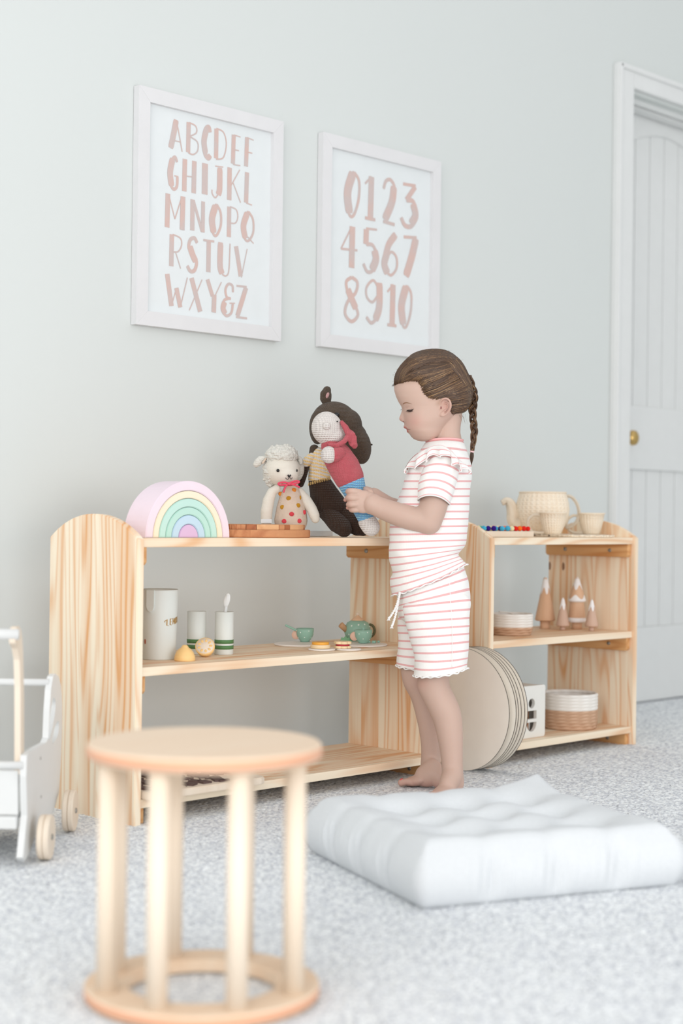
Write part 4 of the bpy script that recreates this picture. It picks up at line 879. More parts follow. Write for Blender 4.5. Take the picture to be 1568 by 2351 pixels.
tree(1251, 4.715, 47, 100, 18, 36, M_tw, 'largest wooden tree with a white tip, leftmost of the four', 23)
tree(1291.5, 4.665, 31, 65, 8, 25, M_tp, 'small slim pale wooden tree between the two tall ones', 12)
tree(1358, 4.645, 31, 62, 9, 24, M_tp, 'small slim pale wooden tree, rightmost of the four', 12)
c = G(1324, 4.715, Z2); s = 4.715/F_PX; t = thing('wooden_tree', c, 'two-tiered wooden tree with white hems and a white tip', 'toy tree', 'snow tipped wooden trees')
mk('trunk', *g_lathe([(.001, 0), (11.5*s, 0), (11.5*s, 17*s), (.001, 17*s)], c, 24), M_tw, t)
mk('crown', *g_lathe([(.001, 16*s), (19*s, 16*s), (20.5*s, 19*s), (16*s, 60*s), (15.5*s, 63*s), (19.5*s, 64*s), (20*s, 66*s), (5*s, 113*s), (3.5*s, 117*s), (.001, 118*s)], c, 40), M_tw, t)
mk('snow_hem', *g_lathe([(15*s, 15.5*s), (19.4*s, 15.5*s), (21.2*s, 19*s), (20.2*s, 26*s), (16*s, 26.5*s)], c, 40), M_snow, t)
V = []; F = []; m = 60
for k in range(m):
    a = 2*PI*k/m; top = 74+5*math.sin(4*a)
    for j, hh in enumerate((62.5, 64.5, 67, top)): V.append((c[0]+[17, 20.3, 20.6, 20.4-(top-66)*.32][j]*s*math.cos(a), c[1]+[17, 20.3, 20.6, 20.4-(top-66)*.32][j]*s*math.sin(a), c[2]+hh*s))
for k in range(m):
    k2 = (k+1) % m
    for j in range(3): F.append((k*4+j, k2*4+j, k2*4+j+1, k*4+j+1))
mk('snow_hem', V, F, M_snow, t)
snowcap(c, lambda z: float(np.interp(z, [66*s, 113*s, 117*s, 119*s], [20*s, 5*s, 3.5*s, .0008])), 118.4*s, 26*s, 4, t)
# shape sorter
bx, by, bz = 3.432, -.437, .0565; L = .131; Hh = .142
t = thing('shape_sorter', (bx+L/2, by+L/2, bz), 'white wooden shape sorting box with cut-out holes on the lowest shelf', 'toy box')
M_sort = paint('warm_white_paint', srgb(236, 234, 228), .45)
def rrect(w, h, r, n=5):
    out = []
    for cx_, cy_, a0 in ((w-r, r, -PI/2), (w-r, h-r, 0), (r, h-r, PI/2), (r, r, PI)):
        for i in range(n+1): a = a0+PI/2*i/n; out.append((cx_+r*math.cos(a), cy_+r*math.sin(a)))
    return out
hc_ = L*.54
holes = [circle2(hc_, Hh*.66, .0135, 28), [(hc_-.022, Hh*.36), (hc_-.022, Hh*.52), (hc_+.022, Hh*.52), (hc_+.022, Hh*.36)],
         [(hc_-.022, Hh*.30)]+[(hc_-.022*math.cos(a), Hh*.30-.026*math.sin(a)) for a in np.linspace(0.15, PI-.15, 14)]+[(hc_+.022, Hh*.30)]]
V, F = g_curve2d(rrect(L, Hh, .008), holes, .010, lambda x, y, z: (bx+x, by+.005+z, bz+y)); mk('front_panel', V, F, M_sort, t, smooth=False)
mk('side_panel', *g_box((bx+.0045, by+L/2+.004, bz+Hh/2), (.009, L-.012, Hh-.004), None, .003), M_sort, t, smooth=False); mk('side_panel', *g_box((bx+L-.0045, by+L/2+.004, bz+Hh/2), (.009, L-.012, Hh-.004), None, .003), M_sort, t, smooth=False)
mk('back_panel', *g_box((bx+L/2, by+L-.005, bz+Hh/2), (L-.018, .009, Hh-.004), None, .002), M_sort, t, smooth=False)
V, F = g_curve2d(rrect(L-.02, L-.02, .004), [circle2((L-.02)*.3, (L-.02)*.35, .014, 24), circle2((L-.02)*.7, (L-.02)*.7, .016, 24)], .006, lambda x, y, z: (bx+.01+x, by+.01+y, bz+Hh-.006+z)); mk('lid', V, F, M_sort, t, smooth=False)
for k, (dx, dy, dz, col) in enumerate(((.07, .035, .0855, (176, 120, 80)), (.05, .035, .046, (160, 106, 70)), (.09, .04, .046, (220, 216, 210)))):
    o = mk('shape_block', *g_box((bx+dx, by+dy, bz+(.0415 if k == 0 else .0215)), (.030, .028, .04 if k else .08), rotz(.4*k), .002), paint('block_%d' % k, srgb(*col), .6), smooth=False)
    tag(o, ('tall brown block seen through the round hole of the shape sorter', 'dark brown block behind the square hole of the shape sorter', 'white block behind the square hole of the shape sorter')[k], 'block')

# ------------------------------------------------------------------ floor cushion
def cushion():
    Cf, Cr = G(970, 2.665, 0), G(1545, 2.862, 0); ex = Cr-Cf; Lx = np.linalg.norm(ex); ex /= Lx; ey = np.array([-ex[1], ex[0], 0]); Ly = .470
    n = 90; m = 12; T = .114; V = []; F = []; uv = []
    def f(u, v, side):                             # u,v in 0..1; side 1 top, 0 bottom
        pass
    knots = [(i/4, j/4) for i in range(1, 4) for j in range(1, 4)]
    def top(u, v):
        g = 0
        for a, b in knots:
            d2 = ((u-a)**2+(v-b)**2); g += .036*math.exp(-d2/.0030)+.034*math.exp(-d2/.013)
        for a in (.25, .5, .75):
            g += .005*(math.exp(-(u-a)**2/.0016))*(.6+.4*math.cos(8*PI*v)) + .005*(math.exp(-(v-a)**2/.0016))*(.6+.4*math.cos(8*PI*u))
        e = min(u, 1-u, v, 1-v); return T+.012*math.sin(PI*u)*math.sin(PI*v)-g+.003*noise3((u, v, 0), 9)
    rows = []
    for j in range(n+1):
        for i in range(n+1):
            u, v = i/n, j/n; V.append(('t', u, v))
    def pos(u, v, h):                              # h 0 bottom .. 1 top, boundary bulge handled here
        t_ = top(u, v); z = .004+h*(t_-.004)
        e = min(u, 1-u, v, 1-v); bul = .020*math.sin(PI*h)**.8
        # gathers where the seam is pulled in by tufts
        du = -.5 if u < 1e-6 else (.5 if u > 1-1e-6 else 0); dv = -.5 if v < 1e-6 else (.5 if v > 1-1e-6 else 0)
        wr = 0
        for a in (.25, .5, .75):
            if dv: wr += .012*math.exp(-(u-a)**2/.0016)*math.sin(PI*h)
            if du: wr += .012*math.exp(-(v-a)**2/.0016)*math.sin(PI*h)
        s_ = (u if dv else v); near_ = max(math.exp(-(s_-a)**2/.006) for a in (.25, .5, .75)); wr += .0034*math.sin(s_*150+2*math.sin(h*4))*math.sin(PI*h)*near_
        o = (bul-wr)*2
        x = u*Lx+(du*o); y = v*Ly+(dv*o)
        if not (du or dv):
            pass
        k = max(0, 1-math.hypot(1-u, 1-v)/.28); z += .030*k*k if h > .3 else 0
        k2 = max(0, 1-math.hypot(u, v)/.3); z -= .0*k2
        return Cf+ex*x+ey*y+np.array([0, 0, z])
    VV = []; idx = {}
    for j in range(n+1):
        for i in range(n+1):
            u, v = i/n, j/n; p = pos(u, v, 1.0)
            if 0 < i < n and 0 < j < n:
                e = min(u, 1-u, v, 1-v); 
                if e < .05: p[2] -= .016*(1-e/.05)**2
            else: p[2] -= .018
            idx[('t', i, j)] = len(VV); VV.append(p)
            if i in (0, n) or j in (0, n):
                for k in range(1, m): idx[('s', i, j, k)] = len(VV); q = pos(u, v, 1-k/m); q[2] = (p[2])*(1-k/m)+.004*(k/m); VV.append(q)
            q = pos(u, v, 1)-np.array([0, 0, 0]); q = Cf+ex*(u*Lx)+ey*(v*Ly)+np.array([0, 0, .004]); idx[('b', i, j)] = len(VV); VV.append(q)
    for j in range(n):
        for i in range(n):
            F.append((idx['t', i, j], idx['t', i+1, j], idx['t', i+1, j+1], idx['t', i, j+1])); F.append((idx['b', i, j], idx['b', i, j+1], idx['b', i+1, j+1], idx['b', i+1, j]))
    def g(i, j, k): return idx['t', i, j] if k == 0 else (idx['b', i, j] if k == m else idx['s', i, j, k])
    for s in range(n):
        for (a, b) in (((s, 0), (s+1, 0)), ((n, s), (n, s+1)), ((s+1, n), (s, n)), ((0, s+1), (0, s))):
            for k in range(m): F.append((g(*a, k), g(*a, k+1), g(*b, k+1), g(*b, k)))
    M_lin = two('white_linen', srgb(224, 227, 229), srgb(213, 216, 219), 900, .9, (1, 1, 1), .35, .0012)
    t = thing('floor_cushion', Cf+ex*Lx/2+ey*Ly/2, 'large square tufted white floor cushion on the carpet at right', 'cushion')
    mk('cover', VV, F, M_lin, t)
    for a, b in knots:
        c = Cf+ex*a*Lx+ey*b*Ly+np.array([0, 0, top(a, b)+.001]); mk('tuft', *g_ell(c, (.005, .005, .003), None, 12, 8), M_lin, t)
cushion()

# ------------------------------------------------------------------ stool in the foreground
Zs = 2.172; c = G(464, Zs, .006); R = .158
t = thing('round_stool', c, 'round wooden stool with eight pale dowel legs and a ring base in the foreground', 'stool')
top_z = .347
mk('seat', *g_lathe([(.001, top_z-.020), (R-.003, top_z-.020), (R, top_z-.017), (R, top_z-.003), (R-.003, top_z), (.001, top_z)], (c[0], c[1], 0), 96), M_stool, t, smooth=False)
V, F = g_lathe([(R-.001, top_z-.0165), (R+.0004, top_z-.0165), (R+.0004, top_z-.0035), (R-.001, top_z-.0035)], (c[0], c[1], 0), 96); mk('seat_edge', V, F[:-2], M_rim, t)
prof = [(R-.055, .006), (R-.002, .006), (R, .008), (R, .022), (R-.002, .024), (R-.055, .024), (R-.057, .022), (R-.057, .008), (R-.055, .006)]
V, F = g_lathe(prof, (c[0], c[1], 0), 96); F = F[:-2]; mk('base_ring', V, F, M_stool, t, smooth=False)
V, F = g_lathe([(R-.001, .009), (R+.0004, .009), (R+.0004, .021), (R-.001, .021)], (c[0], c[1], 0), 96); mk('base_edge', V, F[:-2], M_rim, t)
for k in range(8):
    a = math.radians(21+45*k); p = c+RH*.133*math.cos(a)-WH*.133*math.sin(a)
    mk('leg', *g_lathe([(.0142, .023), (.0142, top_z-.019)], (p[0], p[1], 0), 28), M_dowel, t)

# ------------------------------------------------------------------ walker cart at the left edge
wA, wB = G(80, 3.005, 0), G(137, 3.27, 0); we = wB-wA; we /= np.linalg.norm(we); wp = np.array([-we[1], we[0], 0])   # wp points image-left
if wp@AR > 0: wp = -wp
KW = 3.918
def wpl(X, Y, off=0.0):                            # photo crop point onto the vertical side plane, moved inward by off
    px, py = X/KW, 1400+Y/KW; d = AW+AR*(px-IW/2)/F_PX-AU*(py-IH/2)/F_PX; o = wA+wp*.006
    s = ((o-CC)@wp)/(d@wp); p = CC+d*s; return p
def w2(X, Y): p = wpl(X, Y)-wA; return (p@we, p[2])
def w3(off): return lambda x, y, z: wA+we*x+np.array([0, 0, y])+wp*(off+z)
t = thing('push_cart', wA+wp*.15, 'white wooden push-along doll cart with plywood wheels at the left edge', 'push cart')
ol = [(242, 1310), (262, 1285), (330, 1240), (415, 1195), (436, 1150), (446, 900), (458, 720), (478, 600), (500, 576), (528, 600), (548, 680), (560, 850), (560, 1050), (548, 1350), (530, 1640), (470, 1860), (400, 1935), (330, 1990), (280, 2150), (225, 2262), (206, 2230), (228, 2000), (245, 1850), (236, 1500)]
h1 = catmull([(484, 790), (500, 840), (488, 970), (442, 1180), (440, 1100), (458, 900)], 5, True); h2 = catmull([(525, 1000), (530, 1060), (513, 1145), (470, 1210), (478, 1130), (500, 1040)], 5, True)
V, F = g_curve2d([w2(*q) for q in ol], [[w2(*q) for q in h] for h in (h1, h2)], .012, w3(.012)); mk('side_panel', V, F, M_white, t, smooth=False)
V, F = g_curve2d([w2(*q) for q in ol], [[w2(*q) for q in h] for h in (h1, h2)], .012, w3(.315)); mk('side_panel', V, F, M_white, t, smooth=False)
ul = [(245, 1480), (277, 1480), (277, 800), (270, 400), (262, 260), (252, 185), (232, 148), (212, 158), (198, 225), (200, 300), (222, 350), (238, 450), (245, 700)]
for off in (.024, .303): V, F = g_curve2d([w2(*q) for q in ul], [], .011, w3(off)); mk('handle_upright', V, F, M_ply, t, smooth=False)
def bar(X, Y, rpx, name, mat, x1=.300):
    x, z = w2(X, Y); r = rpx/KW*3.05/F_PX; a = wA+we*x+np.array([0, 0, z])+wp*.013; mk(name, *g_tube([a, a+wp*(x1-.003)], r, 20), mat, t)
bar(205, 222, 46, 'handle_bar', M_white); bar(470, 655, 34, 'crossbar', M_white); bar(240, 1400, 34, 'crossbar', M_white)
x, z0 = w2(238, 1940); _, z1 = w2(238, 1450); a = wA+we*(x+.006)+wp*.157
mk('front_board', *g_box(a+np.array([0, 0, (z0+z1)/2]), (.012, .27, z1-z0), np.array([we, wp, [0, 0, 1]]).T, .002), M_white, t, smooth=False)
x2_, _ = w2(520, 1640); mk('floor_board', *g_box(wA+we*((x+x2_)/2)+wp*.157+np.array([0, 0, z0+.016]), (x2_-x, .27, .012), np.array([we, wp, [0, 0, 1]]).T, .002), M_white, t, smooth=False)
mk('lower_rail', *g_box(wA+we*(x-.004)+wp*.157+np.array([0, 0, z0+.006]), (.02, .27, .022), np.array([we, wp, [0, 0, 1]]).T, .003), M_white, t, smooth=False)
for px, Zw in ((84, 3.005), (143, 3.275)):
    for side in (0, 1):
        g_ = G(px, Zw, 0); g_ = wA+we*((g_-wA)@we); cw = g_+np.array([0, 0, .0475])+(wp*-.020 if side == 0 else wp*.342); sg = -1 if side == 0 else 1
        w_ = mk('wheel', *g_lathe([(.001, -.011), (.040, -.011), (.0415, -.009), (.0415, -.001), (.0385, 0), (.0415, .001), (.0415, .009), (.040, .011), (.001, .011)], cw, 48, (we, np.array([0, 0, 1.]), wp*sg)), M_ply, t, smooth=False)
        mk('axle_cap', *g_lathe([(.001, .0112), (.0058, .0112), (.0052, .0135), (.001, .0145)], cw, 16, (we, np.array([0, 0, 1.]), wp*sg)), M_screw, w_)
for X, Y in ((310, 1335), (315, 1680)):
    x, z = w2(X, Y); mk('screw', *g_lathe([(.001, .0055), (.003, .0055), (.003, .0065), (.001, .0068)], wA+we*x+np.array([0, 0, z])+wp*.012-wp*.0115, 12, (we, np.array([0, 0, 1.]), -wp*-.0+wp*-1)), M_screw, t)
#GIRL
# ------------------------------------------------------------------ the girl
ZG = 3.825
def HP(X, Y, off): return P(860+X/5.807, 780+Y/5.807, ZG-off)        # head close-up coordinates
def LP(X, Y, off): return P(880+X/4.126, 1500+Y/4.126, ZG-off)       # legs
def AP(X, Y, off): return P(780+X/4.2735, 1050+Y/4.2735, ZG-off)     # torso and arms
def FP(X, Y, off): return P(780+X/13.07, 1100+Y/13.07, ZG-off)       # hands
u5, u4, u42, u13 = ZG/F_PX/5.807, ZG/F_PX/4.126, ZG/F_PX/4.2735, ZG/F_PX/13.07
girl = thing('person', G(1000, ZG, .006), 'barefoot young girl with a brown plait, in pink striped white top and shorts', 'person')
HEAD = [(150, 680, 860, .018), (175, 600, 930, .034), (215, 505, 1030, .048), (270, 430, 1100, .058), (350, 355, 1165, .0655), (450, 300, 1215, .070), (560, 266, 1235, .072), (620, 257, 1238, .0725),
        (680, 262, 1235, .072), (760, 285, 1220, .071), (830, 318, 1195, .0695), (880, 350, 1165, .068), (930, 372, 1135, .067), (980, 384, 1100, .066), (1040, 392, 1060, .0645), (1090, 398, 1010, .0625),
        (1130, 400, 975, .060), (1170, 404, 945, .057), (1210, 420, 925, .054), (1250, 452, 905, .050), (1290, 484, 880, .046), (1325, 522, 840, .039), (1345, 572, 790, .028), (1356, 630, 740, .014)]
PROF = [(880, 350), (905, 362), (930, 364), (955, 360), (980, 352), (1005, 342), (1030, 331), (1050, 327), (1072, 333), (1088, 352), (1100, 384), (1115, 397), (1130, 395), (1145, 390), (1163, 386), (1176, 389), (1184, 404), (1191, 430), (1200, 429), (1215, 427), (1235, 432), (1246, 450), (1262, 468), (1290, 484)]
SIG = [(880, .010), (930, .0075), (1000, .009), (1050, .0105), (1088, .012), (1105, .010), (1150, .016), (1180, .018), (1230, .015), (1262, .02)]
PE = .88
def ring(tab, Y, th, prof=False):
    xf, xb, hw = interp(Y, tab, 1), interp(Y, tab, 2), interp(Y, tab, 3); xc, a = (xf+xb)/2, (xb-xf)/2
    c, s = math.cos(th), math.sin(th); X = xc+a*math.copysign(abs(c)**PE, c); off = hw*math.copysign(abs(s)**PE, s)
    if c < 0: off *= 1-.10*c*c*max(0, min(1, (Y-560)/300))
    if prof and 880 < Y < 1290 and c < -.2:
        X += (interp(Y, PROF, 1)-xf)*math.exp(-(off/interp(Y, SIG, 1))**2)
    return X, off
def surf(tab, X, Y):
    xf, xb, hw = interp(Y, tab, 1), interp(Y, tab, 2), interp(Y, tab, 3); xc, a = (xf+xb)/2, (xb-xf)/2
    t_ = max(-1, min(1, (X-xc)/a)); c = abs(t_)**(1/PE); return hw*math.sqrt(max(0, 1-c*c))**PE*(1-(.10*c*c*max(0, min(1, (Y-560)/300)) if t_ < 0 else 0))
def g_rings(rows):
    V = [p for r in rows for p in r]; n = len(rows[0]); F = []
    for i in range(len(rows)-1):
        for k in range(n): k2 = (k+1) % n; F.append((i*n+k, i*n+k2, (i+1)*n+k2, (i+1)*n+k))
    F.append(tuple(range(n))[::-1]); F.append(tuple((len(rows)-1)*n+k for k in range(n))); return V, F
hrows = []
Y = 150.
while Y <= 1356:
    hrows.append([HP(*(lambda q: (q[0], Y, q[1]))(ring(HEAD, Y, 2*PI*k/260, True))) for k in range(260)]); Y += 5
B = MB(); B.add(*g_rings(hrows))
def eh(X, Y, off, rx, ry, rd, tilt=0):
    c, s = math.cos(tilt), math.sin(tilt); return g_ell(HP(X, Y, off), (rx*u5, rd, ry*u5), (AR*c+AU*s, -AW, -AR*s+AU*c), 24, 16)
for s in (1, -1):
    B.add(*eh(396, 1074, s*.0085, 34, 20, .0052, .3)); B.add(*eh(480, 938, s*(surf(HEAD, 480, 938)-.006), 52, 32, .0076))
    so = surf(HEAD, 930, 900)
    B.add(*g_tube([HP(x, y, s*(so+o_)) for x, y, o_ in catmull([(872, 880, .000), (878, 825, .005), (915, 788, .009), (965, 785, .012), (1002, 820, .014), (1015, 875, .014), (1002, 930, .011), (968, 975, .006), (925, 1010, .003), (892, 1012, .001), (872, 985, .0)], 6)], 15*u5, 10))
    B.add(*eh(945, 890, s*(so-.0005), 62, 104, .0026, -.12)); B.add(*eh(905, 995, s*(so+.001), 36, 34, .0040)); B.add(*eh(872, 905, s*(so+.001), 14, 24, .004))
    B.add(*g_tube([HP(x, y, s*(so+o_)) for x, y, o_ in catmull([(925, 845, .004), (965, 850, .006), (978, 890, .006), (955, 935, .005), (915, 955, .004)], 5)], 9*u5, 8))
def chain(fn, u, pts): return g_caps([fn(*p[:3]) for p in catmull([np.array(q[:3]) for q in pts], 4)], list(np.interp(np.linspace(0, 1, 4*(len(pts)-1)+1), np.linspace(0, 1, len(pts)), [q[3]*u for q in pts])), 44)
B.add(*chain(HP, u5, [(985, 1010, 0, 185), (970, 1130, 0, 178), (962, 1240, 0, 182), (965, 1380, 0, 205), (965, 1450, 0, 230)]))
# trunk under the clothes
B.add(*chain(AP, u42, [(1020, 0, 0, 150), (985, 200, 0, 200), (920, 450, 0, 230), (880, 700, 0, 240), (870, 950, 0, 235), (900, 1200, 0, 235), (940, 1380, 0, 240)]))
B.add(*chain(AP, u42, [(1010, 20, .05, 110), (1010, 40, -.05, 110)]))
# near arm
B.add(*chain(AP, u42, [(1000, 60, .062, 120), (965, 220, .078, 128), (935, 400, .084, 138), (905, 520, .086, 136), (868, 620, .086, 122), (770, 612, .082, 116), (680, 590, .076, 119), (575, 560, .068, 115), (465, 520, .058, 108), (380, 485, .052, 100), (320, 455, .048, 100)]))
B.add(*g_ell(AP(875, 640, .086), (125*u42, .030, 118*u42), (AR, -AW, AU), 24, 16))
def fe(X, Y, off, rx, ry, rd, tilt=0):
    c, s = math.cos(tilt), math.sin(tilt); return g_ell(FP(X, Y, off), (rx*u13, rd, ry*u13), (AR*c+AU*s, -AW, -AR*s+AU*c), 28, 18)
B.add(*fe(700, 680, .047, 360, 345, .0135, -.05)); B.add(*fe(560, 640, .049, 240, 320, .0105)); B.add(*fe(900, 720, .048, 230, 330, .017))
for pts in ([(620, 400, .047, 92), (480, 372, .052, 97), (340, 362, .053, 98), (272, 368, .044, 95), (258, 380, .028, 88), (290, 392, .012, 80)],
            [(620, 560, .050, 92), (480, 560, .055, 98), (330, 560, .055, 99), (262, 562, .044, 96), (248, 570, .027, 88), (285, 580, .010, 80)],
            [(620, 735, .049, 88), (480, 752, .054, 94), (345, 757, .053, 95), (283, 760, .042, 91), (272, 766, .026, 84), (300, 775, .010, 76)],
            [(640, 890, .046, 80), (520, 918, .049, 82), (410, 925, .047, 80), (352, 922, .038, 76), (345, 922, .024, 70), (370, 925, .010, 64)]):
    B.add(*chain(FP, u13, pts))
B.add(*chain(FP, u13, [(900, 420, .034, 120), (800, 330, .020, 96), (770, 300, .006, 84), (700, 300, -.006, 76)]))       # thumb, behind the doll
# far arm and hand
B.add(*chain(AP, u42, [(1000, 60, -.062, 118), (960, 240, -.085, 125), (900, 480, -.092, 122), (845, 600, -.09, 112), (700, 560, -.078, 100), (560, 500, -.062, 95), (480, 470, -.05, 88), (400, 420, -.040, 84), (330, 380, -.034, 84)]))
B.add(*fe(830, 500, -.036, 260, 275, .013, -.2))
for pts in ([(800, 300, -.036, 80), (640, 420, -.040, 84), (420, 560, -.036, 80), (240, 615, -.020, 74), (175, 622, -.004, 66), (178, 625, .008, 60)],
            [(800, 480, -.036, 80), (640, 620, -.040, 84), (430, 780, -.036, 78), (300, 850, -.020, 72), (248, 858, -.004, 64), (250, 862, .008, 58)],
            [(820, 620, -.036, 76), (700, 760, -.038, 78), (520, 900, -.032, 72), (420, 940, -.014, 66)], [(840, 700, -.034, 66), (740, 860, -.034, 66), (600, 960, -.028, 60), (520, 985, -.014, 54)],
            [(880, 330, -.030, 90), (800, 290, -.020, 82), (752, 290, -.010, 72), (735, 320, .002, 62)]):
    B.add(*chain(FP, u13, pts))
# legs
B.add(*chain(LP, u4, [(440, -300, .040, 165), (455, -120, .044, 148), (470, 60, .046, 160), (474, 225, .046, 149), (484, 330, .046, 146), (530, 430, .048, 143), (590, 560, .052, 141), (615, 660, .054, 133), (634, 800, .057, 120), (645, 920, .059, 108), (651, 1040, .062, 101), (656, 1140, .064, 101), (661, 1220, .065, 106)]))
B.add(*chain(LP, u4, [(350, -300, -.040, 150), (325, -120, -.042, 138), (300, 60, -.044, 132), (300, 165, -.046, 138), (322, 260, -.047, 138), (370, 350, -.048, 134), (402, 450, -.050, 130), (428, 560, -.052, 128), (450, 700, -.054, 119), (456, 850, -.057, 104), (452, 950, -.059, 95), (448, 1060, -.060, 98), (450, 1130, -.06, 100)]))
B.add(*g_ell(LP(415, 300, .046), (96*u4, .030, 120*u4), (AR, -AW, AU), 20, 14)); B.add(*g_ell(LP(440, 1050, -.040), (40*u4, .010, 36*u4), (AR, -AW, AU), 16, 12))
def foot(pxh, Zh, pxt, Zt, ank, side):
    h = G(pxh, Zh, 0); tt = G(pxt, Zt, 0); d = tt-h; L = np.linalg.norm(d); d /= L; sd = np.array([-d[1], d[0], 0]); sd = sd if sd@(-WH)*side > 0 else -sd   # sd: towards the big toe
    z = np.array([0, 0, 1.]); g0 = .008
    B.add(*g_ell(h+d*.016+z*(g0+.021), (.024, .022, .023), (d, sd, z), 24, 16)); B.add(*g_ell(h+d*.040+z*(g0+.026)+sd*.002, (.040, .022, .026), (d*.96-z*.28, sd, z*.96+d*.28), 24, 16))
    B.add(*g_ell(h+d*(L*.62)+z*(g0+.013)+sd*.001, (.040, .027, .0135), (d*.97-z*.24, sd, z*.97+d*.24), 24, 16))
    B.add(*g_caps([ank, h+d*.028+z*(g0+.045), h+d*.055+z*(g0+.028)], [.025, .026, .022], 18))
    for k, (o_, ln, r) in enumerate(((.021, 1.0, .0088), (.008, .97, .0066), (-.003, .93, .0062), (-.013, .88, .0060), (-.022, .81, .0058))):
        a = h+d*(L*.70)+sd*o_*.9+z*(g0+.010); b = h+d*(L*ln-.006)+sd*o_+z*(g0+r*.8); B.add(*g_caps([a, a*.5+b*.5+z*.002, b], [r, r*.95, r], 12))
    return h, d, sd, L
fh = foot(1022, 3.842, 923.5, 3.888, LP(450, 1110, -.060), 1); nh = foot(1046, 3.775, 1003, 3.655, LP(660, 1200, .064), -1)
V, F = remesh(B.V, B.F, .0016, 2)
V = np.array(V)
# smooth the limbs along the surface, leaving face and fingers crisp
d = V-CC; zz = d@AW; px = IW/2+F_PX*(d@AR)/zz; py = IH/2-F_PX*(d@AU)/zz
E_ = np.array([(f[i], f[(i+1) % len(f)]) for f in F for i in range(len(f))]); cnt = np.bincount(E_.ravel(), minlength=len(V))[:, None]
wgt = np.where(py > 1200, .6, np.where((py > 1090) & (px > 872), .6, 0.)); wgt = np.where((V[:, 2] < .024), .0, np.where(V[:, 2] < .034, .3, wgt))[:, None]
for _ in range(48):
    acc = np.zeros_like(V)
    for ax_ in range(3): acc[:, ax_] = np.bincount(E_[:, 0], V[E_[:, 1], ax_], len(V))+np.bincount(E_[:, 1], V[E_[:, 0], ax_], len(V))
    V = V+wgt*(acc/np.maximum(cnt, 1)-V)
# colour by anatomy: cheek flush, lips, ears, finger tips, knees, heels
d = V-CC; zz = d@AW; px = IW/2+F_PX*(d@AR)/zz; py = IH/2-F_PX*(d@AU)/zz
# eye socket: a soft hollow between brow and cheek
X = (px-860)*5.807; Y = (py-780)*5.807; off = ZG-zz
ck = (np.exp(-((X-560)/150)**2-((Y-1110)/130)**2)*.0038+np.exp(-((X-660)/150)**2-((Y-1240)/60)**2)*.003)*np.clip(off/.02, -1, 1)*(X < 1100); V = V-(AW[None, :]*ck[:, None])
gk = np.exp(-((X-440)/42)**2-((Y-912)/24)**2)*.0028*np.sign(off)*(np.abs(off) > .012); V = V+(AW[None, :]*gk[:, None])
HL0 = [(225, 615), (300, 574), (400, 552), (560, 546), (622, 578), (655, 640), (700, 716), (760, 774), (850, 787), (870, 800), (850, 850)]
def dline0(x, y):
    best = 1e9
    for (a, b), (c, e) in zip(HL0[:-1], HL0[1:]):
        t_ = max(0, min(1, ((x-a)*(c-a)+(y-b)*(e-b))/((c-a)**2+(e-b)**2+1e-9))); best = min(best, math.hypot(x-a-t_*(c-a), y-b-t_*(e-b)))
    return best
skin = np.array(srgb(203, 174, 159)[:3]); rose = np.array(srgb(202, 136, 125)[:3]); lip = np.array(srgb(196, 104, 100)[:3]); pale = np.array(srgb(208, 180, 164)[:3])
col = np.tile(skin, (len(V), 1))
def blend(c, m): 
    global col
    col = col*(1-m[:, None])+c*m[:, None]
headm = (Y < 1450) & (X < 1300)
blend(rose, np.where(headm, .34*np.exp(-((X-530)/120)**2-((Y-1085)/95)**2), 0)); blend(rose, np.where(headm, .38*np.exp(-((X-955)/80)**2-((Y-880)/130)**2), 0)); blend(rose, np.where(headm, .22*np.exp(-((X-340)/30)**2-((Y-1060)/40)**2), 0))
blend(pale, np.where(headm, .4*np.exp(-((X-380)/140)**2-((Y-760)/140)**2), 0))
hl = np.array([max(0, 1-dline0(a, b)/75) if (-1 < b < 1100 and 200 < a < 1150) else 0 for a, b in zip(X, Y)]); blend(np.array(srgb(150, 112, 84)[:3]), np.where(headm & (Y < 1000), .42*hl**1.6, 0))
lu = (Y > 1156) & (Y < 1193) & (X < 470) & (X > 380) & (Y > 1156+(X-390)*.40-3); ll = (Y >= 1186) & (Y < 1240-(X-430)*.55) & (X < 492) & (X > 418)
blend(lip, np.where((lu | ll) & (np.abs(off) < .024), .85, 0.))
Xf = (px-780)*13.07; Yf = (py-1100)*13.07; hm = (Xf > 80) & (Xf < 420) & (Yf > 200) & (Yf < 1050) & (px < 815)
blend(rose, np.where(hm, np.clip((400-Xf)/300, 0, 1)*.30, 0)); blend(rose, np.where((px < 800) & (Yf > 500) & (Yf < 960) & (off < .02), .4, 0))
Xl = (px-880)*4.126; Yl = (py-1500)*4.126
blend(rose, np.where(Yl > 100, .22*np.exp(-((Xl-360)/70)**2-((Yl-290)/60)**2), 0)); blend(rose, np.where(Yl > 900, .30*np.exp(-((V[:, 2]-.012)/.014)**2), 0))
body_o = mk('body', V, F, M_skin, girl, cols=np.concatenate([col, np.ones((len(V), 1))], 1))
for (h, d_, sd, L) in (fh, nh):
    mk('toenail', *g_ell(h+d_*(L-.005)+sd*.021+np.array([0, 0, .0215]), (.0062, .0058, .0022), (d_*.8-np.array([0, 0, .6]), sd, np.array([0, 0, .8])+d_*.6), 14, 8), paint('red_nail_polish', srgb(222, 66, 72), .25, .6), body_o)
